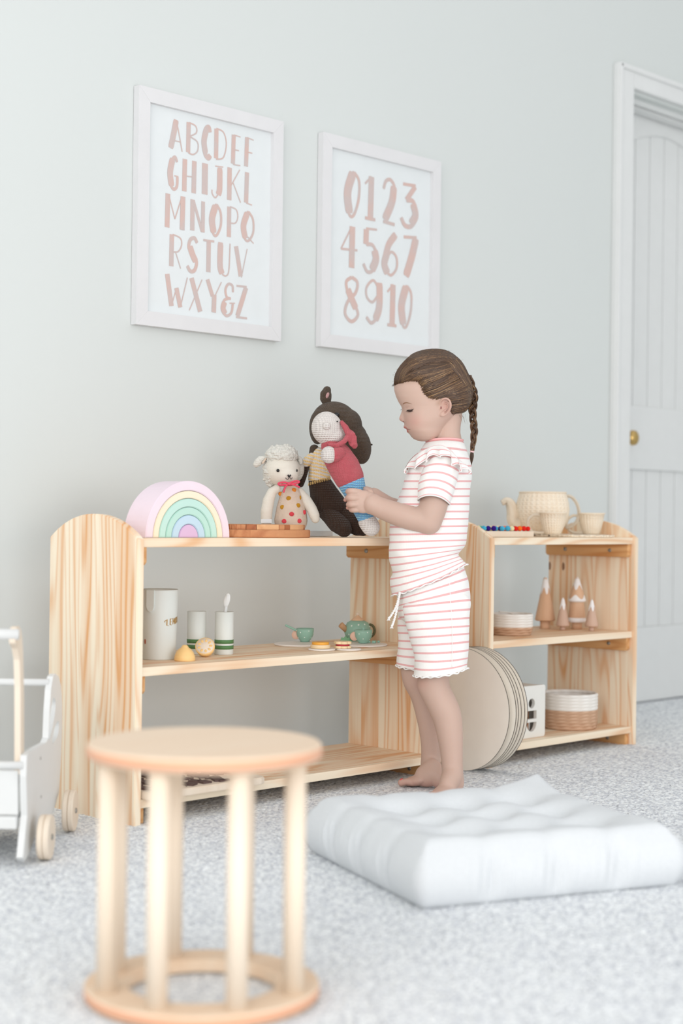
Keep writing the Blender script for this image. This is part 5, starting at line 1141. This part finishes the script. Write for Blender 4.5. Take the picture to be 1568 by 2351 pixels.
# eyelids, lashes, brows, mouth line, ear hollow
M_lash = paint('dark_lashes', srgb(62, 44, 38), .6); M_brow = paint('brow_hair', srgb(150, 112, 86), .8); M_crease = paint('lip_line', srgb(128, 60, 58), .6)
from mathutils.bvhtree import BVHTree
bvh = BVHTree.FromPolygons([tuple(v) for v in V], F)
def onskin(X_, Y_, s=1, lift=.0003):
    a = CC+np.array(HP(X_, Y_, 0)-CC)*.90 if s > 0 else None
    p = HP(X_, Y_, 0); dirv = (p-CC)/np.linalg.norm(p-CC)
    if s > 0: hitp = bvh.ray_cast(Vector(CC+dirv*3.0), Vector(dirv))[0]
    else: hitp = bvh.ray_cast(Vector(CC+dirv*4.4), Vector(-dirv))[0]
    if hitp is None: return p
    return np.array(hitp)-dirv*lift*s
def patch(name, outline, mat, s=1, lift=.0004, n=26):      # thin skin-following shape from upper and lower edge curves
    up_ = catmull([np.array(q, float) for q in outline[0]], 8); lo_ = catmull([np.array(q, float) for q in outline[1]], 8); m = min(len(up_), len(lo_)); V_ = []; F_ = []
    iu = np.linspace(0, len(up_)-1, n).astype(int); il = np.linspace(0, len(lo_)-1, n).astype(int)
    for a, b in zip(iu, il):
        for t_ in (0, .5, 1): q = up_[a]*(1-t_)+lo_[b]*t_; V_.append(onskin(q[0], q[1], s, lift))
    for i in range(n-1):
        for j in range(2): F_.append((i*3+j, i*3+j+1, i*3+j+4, i*3+j+3))
    return mk(name, V_, F_, mat, body_o)
for s in (1, -1):
    patch('eyelash', ([(424, 940), (450, 932), (485, 930), (512, 924), (524, 918)], [(430, 952), (450, 958), (475, 962), (498, 950), (524, 920)]), M_lash, s, .0007)
    patch('eyelid_crease', ([(415, 893), (430, 905), (460, 915), (495, 914), (520, 908)], [(416, 896), (430, 908), (460, 919), (495, 918), (520, 910)]), paint('lid_crease', srgb(196, 150, 134), .6), s, .0004)
    patch('eyebrow', ([(374, 856), (392, 840), (425, 834), (460, 842), (498, 858)], [(380, 866), (395, 854), (425, 846), (460, 850), (498, 860)]), M_brow, s, .0005)
    patch('mouth_corner', ([(428, 1187), (445, 1190), (465, 1194), (486, 1199)], [(428, 1192), (445, 1195), (465, 1198), (487, 1200)]), M_crease, s, .0005)
    mb = MB()
    for k in range(9):
        x0 = 428+k*10; p0 = onskin(x0, 948+6*math.sin(k/8*PI), s, .0006); p1 = p0-AR*(.0035-.0002*k)-AU*.0030-AW*s*.0016
        mb.add(*g_tube([p0, (p0+p1)/2-AU*.0006, p1], [.00035, .0003, .00008], 5))
    mk('lashes', mb.V, mb.F, M_lash, body_o)
    mk('ear_hollow', *g_ell(onskin(884, 906, s, .0002), (9*u5, .0012, 18*u5), (AR, -AW, AU), 14, 8), M_crease, body_o)
    mk('nostril', *g_ell(onskin(383, 1090, s, .0001), (9*u5, .0010, 4*u5), (AR, -AW, AU), 12, 6), M_crease, body_o)
mk('far_lashes', *g_tube([HP(364, 930, -.012), HP(350, 935, -.013), HP(338, 938, -.013)], [.0005, .0004, .0001], 5), M_lash, body_o)
# ---- hair
HAIR = [(122, 770, 830, .006), (128, 715, 880, .018), (140, 640, 940, .032), (165, 560, 1002, .045), (200, 490, 1060, .055), (260, 425, 1130, .0655), (330, 358, 1180, .0715), (400, 308, 1215, .0745), (480, 268, 1255, .0765), (560, 244, 1288, .0775), (610, 236, 1308, .0780),
        (700, 262, 1322, .0775), (780, 290, 1316, .0765), (850, 320, 1296, .0745), (910, 350, 1262, .070), (960, 380, 1215, .0635), (1000, 385, 1160, .056), (1040, 390, 1120, .05)]
HPOLY = [(200, 0), (1500, 0), (1500, 1200), (1300, 1000), (1120, 1024), (1092, 985), (1080, 930), (1052, 850), (1010, 792), (930, 772), (850, 787), (760, 774), (700, 716), (655, 640), (622, 578), (560, 546), (400, 552), (300, 574), (225, 615), (200, 600)]
HLINE = HPOLY[4:]
def inpoly(x, y, poly):
    c = False; j = len(poly)-1
    for i in range(len(poly)):
        if (poly[i][1] > y) != (poly[j][1] > y) and x < (poly[j][0]-poly[i][0])*(y-poly[i][1])/(poly[j][1]-poly[i][1])+poly[i][0]: c = not c
        j = i
    return c
def dline(x, y):
    best = 1e9
    for (a, b), (c, e) in zip(HLINE[:-1], HLINE[1:]):
        t_ = max(0, min(1, ((x-a)*(c-a)+(y-b)*(e-b))/((c-a)**2+(e-b)**2+1e-9))); best = min(best, math.hypot(x-a-t_*(c-a), y-b-t_*(e-b)))
    return best
def hairpt(Y_, th, lift=0.0):
    X1, o1 = ring(HAIR, Y_, th); X0, o0 = ring(HEAD, max(Y_, 152), th)
    s = min(1, dline(X1, Y_)/110); s = s*s*(3-2*s); s = max(s, .12)
    x, o = X0+(X1-X0)*s, o0+(o1-o0)*s
    return np.array([x+math.cos(th)*lift/u5, Y_, o+math.sin(th)*lift])
def tohair(q, lift=0.0):                              # project (X,Y,off) on the hair surface
    Y_ = min(1035, max(123, q[1])); xf, xb, hw = interp(Y_, HAIR, 1), interp(Y_, HAIR, 2), interp(Y_, HAIR, 3)
    th = math.atan2(q[2]/hw, (q[0]-(xf+xb)/2)/((xb-xf)/2)); return hairpt(Y_, th, lift)
V = []; F = []; ys = np.concatenate([np.arange(122, 170, 4.), np.arange(170, 1036, 8.)]); nn = 150
for y in ys:
    for k in range(nn): V.append(hairpt(y, 2*PI*k/nn))
for i in range(len(ys)-1):
    for k in range(nn):
        k2 = (k+1) % nn; q = (i*nn+k, i*nn+k2, (i+1)*nn+k2, (i+1)*nn+k); cx_ = sum(V[j][0] for j in q)/4; cy_ = sum(V[j][1] for j in q)/4
        if inpoly(cx_, cy_, HPOLY): F.append(q)
F.append(tuple(range(nn)))
V3 = [HP(*v) for v in V]
dk, md, gd, lt_ = [np.array(srgb(*c)[:3]) for c in ((60, 42, 32), (98, 72, 52), (150, 114, 78), (190, 154, 108))]
cc_ = np.tile(md*.55, (len(V3), 1)); hair = mk('hair', V3, F, M_hair, girl, cols=np.concatenate([cc_, np.ones((len(V3), 1))], 1))
class HB:
    def __init__(s): s.V = []; s.F = []; s.C = []
    def add(s, pts, rad, c, n=4):
        V, F = g_tube(pts, rad, n); a = len(s.V); s.V += V; s.F += [tuple(a+i for i in f) for f in F]; s.C += [(c[0], c[1], c[2], 1)]*len(V)
hb = HB()
def hcol(yy=None, gold=.2):
    r = random.random(); c = dk+(md-dk)*random.random()
    if r < gold: c = md+(gd-md)*random.random()
    if r < gold*.16: c = gd+(lt_-gd)*random.random()
    return c
def strand(a, c, b, gold, lift=.0006, r=.00075, n=11):
    a, c, b = np.array(a, float), np.array(c, float), np.array(b, float); pts = []
    for i in range(n):
        t_ = i/(n-1); q = a*(1-t_)**2+2*c*t_*(1-t_)+b*t_*t_; w_ = tohair(q, lift*(math.sin(PI*min(1, t_*1.2+.05)))+random.uniform(0, .0002)); pts.append(HP(*w_))
    hb.add(pts, [r*(.45+.75*math.sin(PI*min(.92, t_*.9+.08))) for t_ in np.linspace(0, 1, n)], hcol(gold=gold))
HS = [(238, 606), (300, 572), (400, 548), (500, 540), (590, 552), (640, 610), (690, 706), (760, 772), (850, 786), (930, 770), (1010, 790), (1052, 850), (1080, 930), (1100, 1010)]
HE = [(1100, 300), (1120, 315), (1140, 330), (1150, 340), (1155, 350), (1160, 362), (1185, 420), (1225, 520), (1270, 600), (1290, 650), (1300, 720), (1306, 790), (1300, 850), (1270, 905)]
for k in range(1500):
    s = 1 if k % 3 else -1; t_ = random.random()*(len(HS)-1); i = int(t_); f = t_-i; a = np.array(HS[i])*(1-f)+np.array(HS[i+1])*f; b = np.array(HE[i])*(1-f)+np.array(HE[i+1])*f
    a = a+np.array([random.uniform(-4, 16), random.uniform(-14, 6)]); jit = random.uniform(0, .45)
    if random.random() < .5: a = a*(1-jit)+b*jit
    b = b+np.random.normal(0, 9, 2); mid = (a+b)/2+np.array([0, -.10*np.linalg.norm(b-a)*(1 if t_ < 6 else .35)])
    oa = s*surf(HAIR, a[0], a[1]); ob = s*surf(HAIR, min(b[0], 1300), b[1])
    strand((a[0], a[1], oa), (mid[0], mid[1], s*surf(HAIR, mid[0], mid[1])*1.05), (b[0], b[1], ob*.9), .36 if 3 < t_ < 8 else .16, random.uniform(.0002, .0011))
for k in range(1500):                                  # front and crown, swept back over the top
    o = random.uniform(-.066, .066); s = random.random(); st = random.random()**1.5
    a = (236+70*(abs(o)/.066)**2, 600-20*abs(o)/.06, o); b = (1120+random.uniform(-30, 40), 290+random.uniform(-40, 50), o*.35)
    c = (430-80*s*.3, 90+180*(abs(o)/.066)**2, o*1.15); 
    if st > .3: a = (330+420*st, 330-215*min(1, st*1.15)+230*(abs(o)/.066)**2, o); c = (760, 60+150*(abs(o)/.066)**2, o*1.1)
    strand(a, c, b, .12, random.uniform(.0002, .0009), .0008, 13)
for k in range(900):                                  # back of the head down to the plait
    o = random.uniform(-.078, .078); a = (1050+random.uniform(-60, 70), 225+random.uniform(-30, 60)+120*(abs(o)/.078)**2, o); b = (1305+random.uniform(-12, 10), 640+random.uniform(-60, 180), o*.35)
    strand(a, (1235, 400, o*1.25), b, .14, random.uniform(.0003, .0012), .0008, 11)
for k in range(330):                                   # fine short hairs softening the hairline
    s = 1 if k % 3 else -1; t_ = random.random()*8; i = int(t_); f = t_-i; a = np.array(HS[i])*(1-f)+np.array(HS[i+1])*f; b = a*.72+(np.array(HE[i])*(1-f)+np.array(HE[i+1])*f)*.28
    a = a+np.array([random.uniform(-24, 4), random.uniform(-2, 24)]); pts = []
    for u_ in np.linspace(0, 1, 6):
        q = a*(1-u_)+b*u_+np.array([0, -10*math.sin(PI*u_)]); pts.append(HP(q[0], q[1], s*(surf(HEAD, q[0], q[1])+.0004+.0016*u_)))
    hb.add(pts, [.00015, .00028, .0004, .0005, .0005, .0004], md*.8+gd*.2, 4)
for k in range(38):                                   # flyaways at forehead, crown and nape
    if k < 18: a = HP(*tohair((240+random.uniform(0, 130), 590-random.uniform(0, 240), random.uniform(-.03, .05)))); d_ = -AR*random.uniform(.003, .009)+AU*random.uniform(-.008, .006)
    elif k < 30: a = HP(*tohair((random.uniform(600, 1200), random.uniform(140, 300), random.uniform(-.03, .03)))); d_ = AR*random.uniform(.006, .014)+AU*random.uniform(.001, .004)
    else: a = HP(1110+random.uniform(-10, 120), 1000+random.uniform(-20, 20), random.uniform(0, .05)); d_ = AR*random.uniform(.001, .010)-AU*random.uniform(.010, .026)
    b = a+d_; hb.add([a, (a+b)/2+AR*random.uniform(-.002, .002), b], [.00022, .00018, .00005], md, 4)
o = mk('hair_strands', hb.V, hb.F, M_hair, hair, cols=hb.C); o['kind'] = 'stuff'
# plait
cpath = catmull([np.array(q, float) for q in [(1262, 470), (1300, 600), (1325, 720), (1318, 840), (1305, 950), (1312, 1080), (1328, 1200), (1318, 1340), (1302, 1480)]], 20)
cw = lambda t_: float(np.interp(t_, [0, .15, .4, .8, 1], [30, 52, 56, 48, 28])); n = len(cpath); per = 2.9
pb = HB()
for s in range(3):
    for j in range(15):
        aa = 2*PI*j/15*1.0; rr_ = 1.0 if j < 11 else .5; c = hcol(gold=.22); pts = []; rad = []
        for i in range(n):
            t_ = i/(n-1); ph = 2*PI*(t_*per+s/3); w_ = cw(t_); lat = .66*w_*math.sin(ph); dep = .62*w_*math.sin(2*ph)*u5; tr_ = .40*w_*(1+.16*math.cos(2*ph))
            y = cpath[i][1]+rr_*tr_*.75*math.sin(aa+t_*9)*0+tr_*.0
            pts.append(HP(cpath[i][0]+lat+rr_*tr_*math.cos(aa+t_*7), cpath[i][1], (1.0 if 1 else 0)*dep+rr_*tr_*math.sin(aa+t_*7)*u5+.004)); rad.append(max(.0005, tr_*.26*u5))
        pb.add(pts, rad, c, 5)
plait = mk('plait', pb.V, pb.F, M_hair, girl, cols=pb.C)
tb = HB()
for j in range(26):
    a = random.uniform(0, 2*PI); r0 = 20*random.random()**.5; r1 = 5*random.random()
    tb.add(catmull([HP(1300+r0*.7*math.cos(a), 1478, r0*.7*math.sin(a)*u5+.003), HP(1296+r0*1.3*math.cos(a), 1560, r0*1.2*math.sin(a)*u5+.003), HP(1290+r1*math.cos(a), 1670+random.uniform(-25, 12), .003)], 4), [.0008]*5+[.0006, .0005, .0004, .0002], hcol(gold=.1), 4)
mk('plait_end', tb.V, tb.F, M_hair, plait, cols=tb.C)
for dy in (0, 12): mk('hair_tie', *g_tube([HP(1300+24*math.cos(a), 1484+dy+3*math.sin(a*2), .003+24*u5*math.sin(a)) for a in np.linspace(0, 2*PI, 25)[:-1]], 6*u5, 8, True), paint('pale_pink_elastic', srgb(240, 206, 206), .7), plait)
# ---- clothes
def garment(name, rows, parent, nth=96, noise=.0016, vscale=17.6, open_top=True, sag=0, seed=0):
    # rows: (Lx,Ly,Rx,Ry,half depth,centre off,bow of the near side,stripe v) in torso close-up coordinates
    R_ = []; cols_ = list(zip(*rows)); t0 = np.linspace(0, 1, len(rows)); tt = np.linspace(0, 1, (len(rows)-1)*7+1)
    K = []
    for c in cols_:
        q = catmull([np.array([v]) for v in c], 7); K.append([float(v[0]) for v in q])
    V = []; uv = []; m = len(K[0])
    for i in range(m):
        Lx, Ly, Rx, Ry, hd, oc, bow, vv = [K[j][i] for j in range(8)]
        for k in range(nth+1):
            th = 2*PI*k/nth; c, s = math.cos(th), math.sin(th); c2 = math.copysign(abs(c)**.92, c); s2 = math.copysign(abs(s)**.92, s)
            x = (Lx+Rx)/2+(Rx-Lx)/2*c2; y = (Ly+Ry)/2+(Ry-Ly)/2*c2+bow*s2*abs(s2); o = oc+hd*s2
            p = np.array(AP(x, y, o)); n_ = AR*c*.8-AW*s; dd = noise*(1.3*noise3((p[0]+p[2]*.8, p[1], p[2]), 24, seed)+.8*noise3((p[0]+p[2], p[1], p[2]), 62, seed+3)); p = p+n_*dd
            V.append(p); uv.append((k/nth*2.0, vv))
    F = []
    for i in range(m-1):
        for k in range(nth): F.append((i*(nth+1)+k, i*(nth+1)+k+1, (i+1)*(nth+1)+k+1, (i+1)*(nth+1)+k))
    o = mk(name, V, F, M_jersey, parent, uv=uv); last = V[(m-1)*(nth+1):(m-1)*(nth+1)+nth]; first = V[:nth]
    return o, first, last
def wavy(loop, amp, freq, r, name, parent, mat=None, down=.0015):
    n = len(loop); pts = []
    c = sum(loop)/n
    dens = catmull(loop, 4, True); m = len(dens)
    for i, p in enumerate(dens):
        w_ = math.sin(i/m*2*PI*freq)+.6*math.sin(i/m*2*PI*freq*.37+1); rad = (p-c); rad[2] = 0; rad = rad/(np.linalg.norm(rad)+1e-9); pts.append(p+rad*(amp*w_+.0008)-np.array([0, 0, down+.5*amp*math.cos(i/m*2*PI*freq*1.3)]))
    return mk(name, *g_tube(pts, r, 7, True), mat or M_trim, parent)
# columns: Lx Ly Rx Ry hd oc bow v
sv = lambda y: y/75.0
shirt_rows = [(856, -152, 1205, -160, .040, 0, -20, sv(-150)), (835, -130, 1228, -125, .056, 0, -26, sv(-118)), (800, -80, 1248, -70, .075, 0, -20, sv(-70)), (745, -10, 1268, 0, .089, 0, -10, sv(-5)), (700, 60, 1282, 60, .091, 0, 0, sv(60)), (664, 130, 1292, 130, .089, 0, 0, sv(130)), (642, 200, 1293, 200, .086, 0, 0, sv(200)),
              (612, 300, 1286, 300, .083, 0, 0, sv(300)), (578, 400, 1279, 395, .081, 0, 0, sv(398)), (548, 470, 1275, 470, .081, 0, 0, sv(470)), (512, 570, 1268, 565, .081, 0, 0, sv(570)), (490, 690, 1259, 680, .082, 0, 0, sv(690)), (485, 780, 1251, 765, .082, 0, 0, sv(780)),
              (482, 865, 1242, 835, .083, 0, 0, sv(864)), (485, 950, 1226, 880, .083, 0, 5, sv(943)), (492, 1020, 1192, 915, .082, 0, 10, sv(1020)), (514, 1090, 1168, 950, .081, 0, 15, sv(1090)), (522, 1138, 1182, 975, .082, 0, 18, sv(1145)), (500, 1190, 1200, 995, .084, 0, 20, sv(1205)), (494, 1248, 1212, 1012, .085, 0, 24, sv(1260)), (503, 1300, 1228, 1030, .086, 0, 30, sv(1315)), (512, 1352, 1240, 1045, .088, 0, 34, sv(1368))]
top, f_, l_ = garment('striped_top', shirt_rows, girl, noise=.0020, seed=2)
wavy(l_, .0022, 19, .0016, 'frilled_hem', top)
mk('neckband', *g_tube([p+AU*.002 for p in f_], .0026, 8, True), M_pinktrim, top)
slv = [(905, -55, 1130, -30, .030, .052, -40, sv(-40)), (868, 30, 1168, 60, .037, .066, -48, sv(20)), (826, 110, 1168, 150, .042, .077, -50, sv(95)), (792, 190, 1152, 235, .045, .084, -54, sv(170)), (770, 270, 1130, 320, .046, .088, -58, sv(248)), (761, 350, 1106, 400, .046, .090, -62, sv(325)), (758, 414, 1086, 460, .046, .090, -62, sv(392))]
sl, f_, l_ = garment('sleeve', slv, top, noise=.0012, seed=5); mk('cuff', *g_tube(l_, .0016, 7, True), M_trim, top)
slf = [(q[0]-10, q[1], q[2]-20, q[3], q[4], -q[5], 0, q[7]) for q in slv]; garment('sleeve', slf, top, noise=.0012, seed=6)
# shoulder ruffle, a gathered strip round the yoke
seam = catmull([np.array(q, float) for q in [(452, 1640, .020), (500, 1580, .044), (570, 1520, .060), (660, 1465, .074), (760, 1420, .082), (870, 1402, .088), (970, 1440, .094), (1045, 1500, .098), (1110, 1580, .096), (1180, 1640, .084), (1245, 1680, .060)]], 16)
outd = catmull([np.array(q, float) for q in [(-62, 120, .012), (-40, 150, .018), (-10, 165, .022), (10, 155, .026), (-10, 150, .026), (20, 130, .028), (30, 150, .026), (35, 165, .022), (45, 150, .020), (60, 110, .018), (55, 80, .010)]], 16)
V = []; uv = []; m = len(seam); na = 9
for i in range(m):
    t_ = i/(m-1); fold = math.sin(t_*2*PI*6.5+.8*math.sin(t_*17)); fold2 = math.cos(t_*2*PI*6.5+.5)
    for j in range(na):
        a = j/(na-1); q = seam[i]+outd[i]*a; amp = a**1.0
        q = q+np.array([34*fold2*amp, 30*fold*amp-8*math.sin(PI*a), .0115*fold*amp+.004*math.sin(PI*a)]); V.append(HP(*q)); uv.append((t_*3, .15+a*2.1))
F = [(i*na+j, i*na+j+1, (i+1)*na+j+1, (i+1)*na+j) for i in range(m-1) for j in range(na-1)]
rf = mk('shoulder_ruffle', V, F, M_jersey, top, uv=uv); mk('ruffle_edging', *g_tube([V[i*na+na-1] for i in range(m)], .0013, 7), M_trim, rf)
V2 = [];
for i in range(m):                                     # the same ruffle on the far shoulder
    for j in range(na):
        a = j/(na-1); q = seam[i]+outd[i]*a; V2.append(HP(q[0]-10, q[1]+14*math.sin(i*.5)*a, -q[2]-.006*math.sin(i*.5)*a))
mk('shoulder_ruffle', V2, F, M_jersey, top, uv=uv)
# shorts
pel = [(545, 1290, 1212, 1040, .080, 0, 30, sv(1300)), (556, 1340, 1232, 1110, .082, 0, 20, sv(1370)), (560, 1400, 1256, 1190, .086, 0, 5, sv(1437)), (562, 1450, 1272, 1280, .090, 0, 0, sv(1500)), (564, 1500, 1282, 1390, .092, 0, 0, sv(1573)), (575, 1560, 1284, 1480, .090, 0, 0, sv(1645)), (640, 1620, 1270, 1570, .080, 0, 0, sv(1720))]
sh_, f_, l_ = garment('shorts', pel, girl, noise=.0014, seed=8)
near = [(680, 1380, 1200, 1300, .034, .038, 0, sv(1425)), (612, 1470, 1282, 1400, .0505, .0455, 0, sv(1510)), (632, 1560, 1284, 1510, .052, .050, 0, sv(1600)), (656, 1660, 1279, 1620, .052, .051, 0, sv(1700)), (686, 1790, 1270, 1750, .052, .052, 5, sv(1830)), (715, 1890, 1262, 1860, .052, .053, 12, sv(1930)), (733, 1990, 1255, 1965, .053, .054, 22, sv(2030)), (728, 2075, 1252, 2030, .054, .055, 30, sv(2110)), (724, 2140, 1252, 2065, .055, .055, 42, sv(2175))]
far = [(561, 1440, 1200, 1380, .050, -.044, 0, sv(1450)), (562, 1560, 1200, 1560, .052, -.046, 0, sv(1560)), (564, 1680, 1190, 1690, .052, -.048, 0, sv(1690)), (567, 1830, 1170, 1830, .052, -.050, 10, sv(1840)), (562, 1930, 1150, 1930, .052, -.052, 20, sv(1945)), (556, 1990, 1130, 1990, .053, -.052, 34, sv(2005)), (553, 2040, 1120, 2030, .054, -.052, 48, sv(2060))]
for rws, sd_ in ((near, 11), (far, 13)):
    lg, f_, l_ = garment('shorts_leg', rws, sh_, noise=.0016, seed=sd_); wavy(l_, .0022, 15, .0017, 'frilled_hem', lg)
mk('side_seam', *g_tube([AP(x, y, o) for x, y, o in catmull([(1078, 1180, .094), (1085, 1400, .1025), (1100, 1600, .1030), (1103, 1850, .1052), (1100, 2060, .1095)], 6)], .0008, 6), M_trim, sh_)
for pts in ([(590, 1325, .068), (572, 1400, .066), (545, 1480, .064), (500, 1555, .064), (482, 1578, .064)], [(586, 1330, .062), (570, 1430, .062), (548, 1540, .062), (525, 1620, .062), (512, 1655, .062)]):
    q = catmull([np.array(v, float) for v in pts], 10); mb = MB()
    for ph in (0, PI): mb.add(*g_tube([AP(p[0]+7*math.cos(i*1.1+ph), p[1]+4*math.sin(i*1.1+ph), p[2]+.0016*math.sin(i*1.1+ph)) for i, p in enumerate(q)], 7*u42, 6))
    mb.add(*g_ell(AP(*q[-1]), (13*u42, .003, 11*u42), (AR, -AW, AU), 12, 8))
    for k in range(7): e = np.array([q[-1][0]-22+k*6, q[-1][1]+24, q[-1][2]]); mb.add(*g_tube([AP(*q[-1]), AP(*e)], .0006, 5))
    mk('drawstring', mb.V, mb.F, M_trim, sh_)
